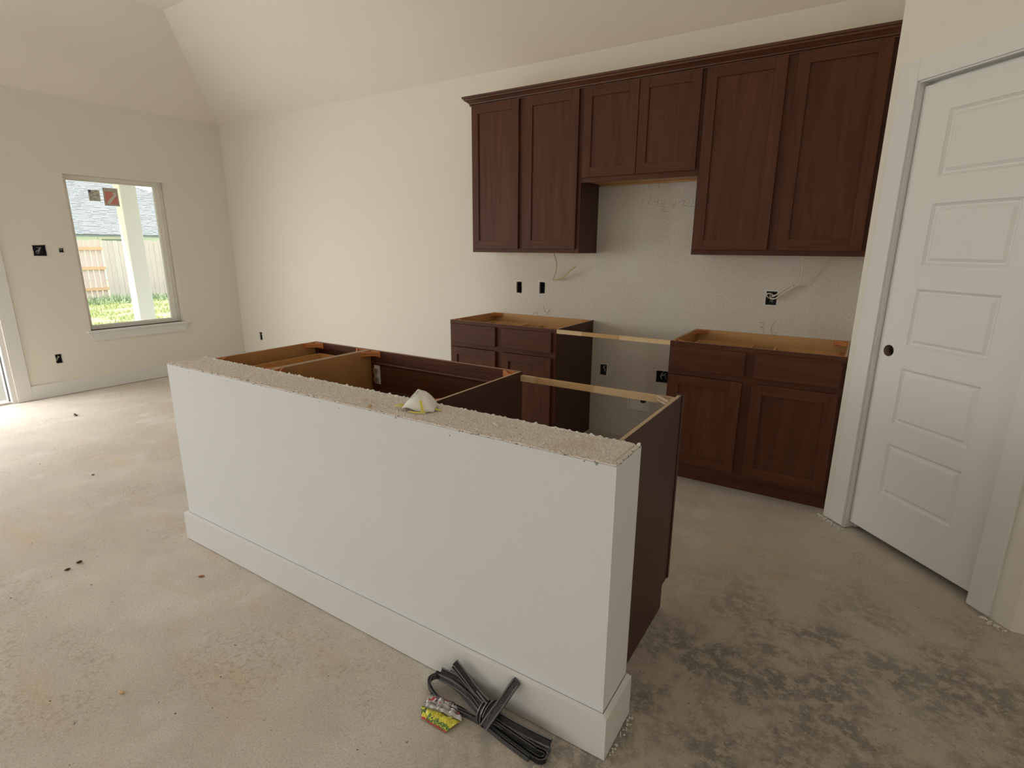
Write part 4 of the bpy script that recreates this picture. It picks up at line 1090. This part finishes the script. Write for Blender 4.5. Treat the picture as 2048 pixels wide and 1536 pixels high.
# ------------------------------------------------------------------ outdoors
tag(obj('ground_lawn', bx(-60, XL - .2, -30, 40, -.45, -.2), M['grass']), kind='structure')
tag(obj('patio_floor', bx(-9.75, XL - .16, -9, .9, -.2, -.04), M['slab']), kind='structure')
tag(obj('patio_ceiling', bx(-9.45, XL - .2, -9, .42, 2.55, 2.75), M['trim']), kind='structure')
pc_ = empty('patio_column', (-9.3, .14, -.04), 'cream square column of the patio, seen through the window', 'column')
obj('shaft', bx(-9.30, -9.10, .030, .245, -.04, 2.55), M['stucco'], pc_, bevel=.01)
obj('base_trim', bx(-9.33, -9.07, .0, .275, -.04, .08), M['stucco'], pc_, bevel=.006)
obj('capital', bx(-9.33, -9.07, .0, .275, 2.42, 2.55), M['stucco'], pc_, bevel=.006)

fx_ = -19.1; gz = -.2
fen = empty('garden_fence', (fx_, 4.5, gz), 'tall weathered wooden picket fence across the lawn, seen through the window', 'fence')
r = random.Random(5)
pw = .140; y = .6; k = 0
picket_meshes = {}
def picket(y, x, h, ww, material, pz):
    bm = nb(); c = .022
    prism(bm, [(x, y, pz), (x, y + ww, pz), (x, y + ww, pz + h - c), (x, y + ww - c, pz + h), (x, y + c, pz + h), (x, y, pz + h - c)], (.016, 0, 0))
    return obj('picket', bm, material, fen)
while y < 8.4:
    left = y < 3.50
    h = 1.70 + r.uniform(-.02, .02)
    o = picket(y, fx_ + (-.05 if left else .035), h, pw - (.018 if left else .004) - r.uniform(0, .004), M['picket_red'] if left else M['picket'], gz + .04)
    y += pw
for z in (.10, .70, 1.26):
    obj('rail', bx(fx_ - .03, fx_ + .01, .6, 3.52, z, z + .085), M['rail'], fen)
    obj('rail', bx(fx_ - .01, fx_ + .034, 3.52, 8.4, z, z + .085), M['rail'], fen)
for yy in (.62, 3.44, 5.9, 8.3): obj('post', bx(fx_ - .12, fx_ - .052, yy, yy + .09, gz, 1.45), M['picket'], fen)
# grass tufts and weeds
bm = nb(); r = random.Random(9)
def blade(x, y, h, lean, mi=0, w_=.012):
    a = r.uniform(0, math.tau); dx, dy = math.cos(a) * w_, math.sin(a) * w_
    lx, ly = r.uniform(-lean, lean), r.uniform(-lean, lean)
    f = bm.faces.new([bm.verts.new(p) for p in ((x - dx, y - dy, gz), (x + dx, y + dy, gz), (x + lx, y + ly, gz + h))]); f.material_index = mi
for k in range(22000):
    x = r.uniform(-18.85, -9.9); y = r.uniform(-1.0, 6.5)
    if noise.noise(V((x * 1.3, y * 1.3, 0))) < -.05: continue
    blade(x, y, r.uniform(.03, .09), .04)
for k in range(2600):
    x = r.uniform(-18.8, -17.6); y = r.uniform(1, 7.5)
    blade(x, y, r.uniform(.08, .34) * (1 - (-17.6 - x) * .0) * max(.2, noise.noise(V((x, y * 1.2, 4))) + .5), .10, 1, .025)
tag(obj('lawn_grass', bm, [M['blade'], M['weed']]), 'grass and weeds growing between patio and fence outside the window', 'grass', kind='stuff')

# neighbour house
HXn = -30.0; ze = 1.93
nh = empty('neighbour_house', (HXn - 3, 8, -.2), 'pale house with a grey shingle roof behind the fence, through the window', 'house')
obj('wall', bx(HXn - 8, HXn - .6, 2.5, 16.0, -.2, ze + .2), M['gray_stucco'], nh)
obj('fascia', bx(HXn - .03, HXn, 1.5, 16.6, ze - .17, ze + .02), M['fascia'], nh)
obj('soffit', bx(HXn - .6, HXn - .03, 1.5, 16.6, ze - .17, ze - .15), M['trim'], nh)
nw = obj('window', (lambda b: (box(b, HXn - .6, HXn - .55, 7.9, 8.0, .2, 1.78), box(b, HXn - .6, HXn - .55, 9.1, 9.2, .2, 1.78), box(b, HXn - .6, HXn - .55, 8.0, 9.1, 1.68, 1.78), box(b, HXn - .6, HXn - .55, 8.0, 9.1, .2, .3), b)[-1])(nb()), M['trim'], nh)
obj('pane', bx(HXn - .59, HXn - .57, 8.0, 9.1, .3, 1.68), M['nglass'], nw)
# roof: stepped courses of shingles; right edge falls off as a hip
bm = nb(); slope = .5; nc = 42; exp_ = .145
M['roof_dark'] = mat('shingle_shadow_line', (.15, .16, .17), .9, .1)
r = random.Random(6)
for c in range(nc):
    xa = HXn + .12 - c * exp_; xb = xa - exp_ - .02; za = ze + (HXn - xa) * slope; zb = ze + (HXn - xb) * slope
    yr = 16.5 - c * .095 if c < 20 else 16.5 - 1.9 - (c - 20) * .16
    yhip = min(yr, 12.15 + (40 - c) * .42) if c > 30 else yr
    y = 1.0 - (c % 2) * .15
    while y < yhip:
        wd = r.choice((.14, .2, .3)); t_ = r.choice((.010, .016, .024)); y2 = min(yhip, y + wd)
        vs = [bm.verts.new(p) for p in ((xa, y, za + t_), (xa, y2, za + t_), (xb, y2, zb + t_ * .2), (xb, y, zb + t_ * .2))]
        f = bm.faces.new(vs)
        vs2 = [bm.verts.new(p) for p in ((xa, y, za - .03), (xa, y2, za - .03))]
        f2 = bm.faces.new((vs[1], vs[0], vs2[0], vs2[1])); f2.material_index = 1
        y = y2
rf = obj('roof_shingles', bm, [M['roof'], M['roof_dark']], nh); rf['kind'] = 'stuff'
print('scene built', len(bpy.data.objects))
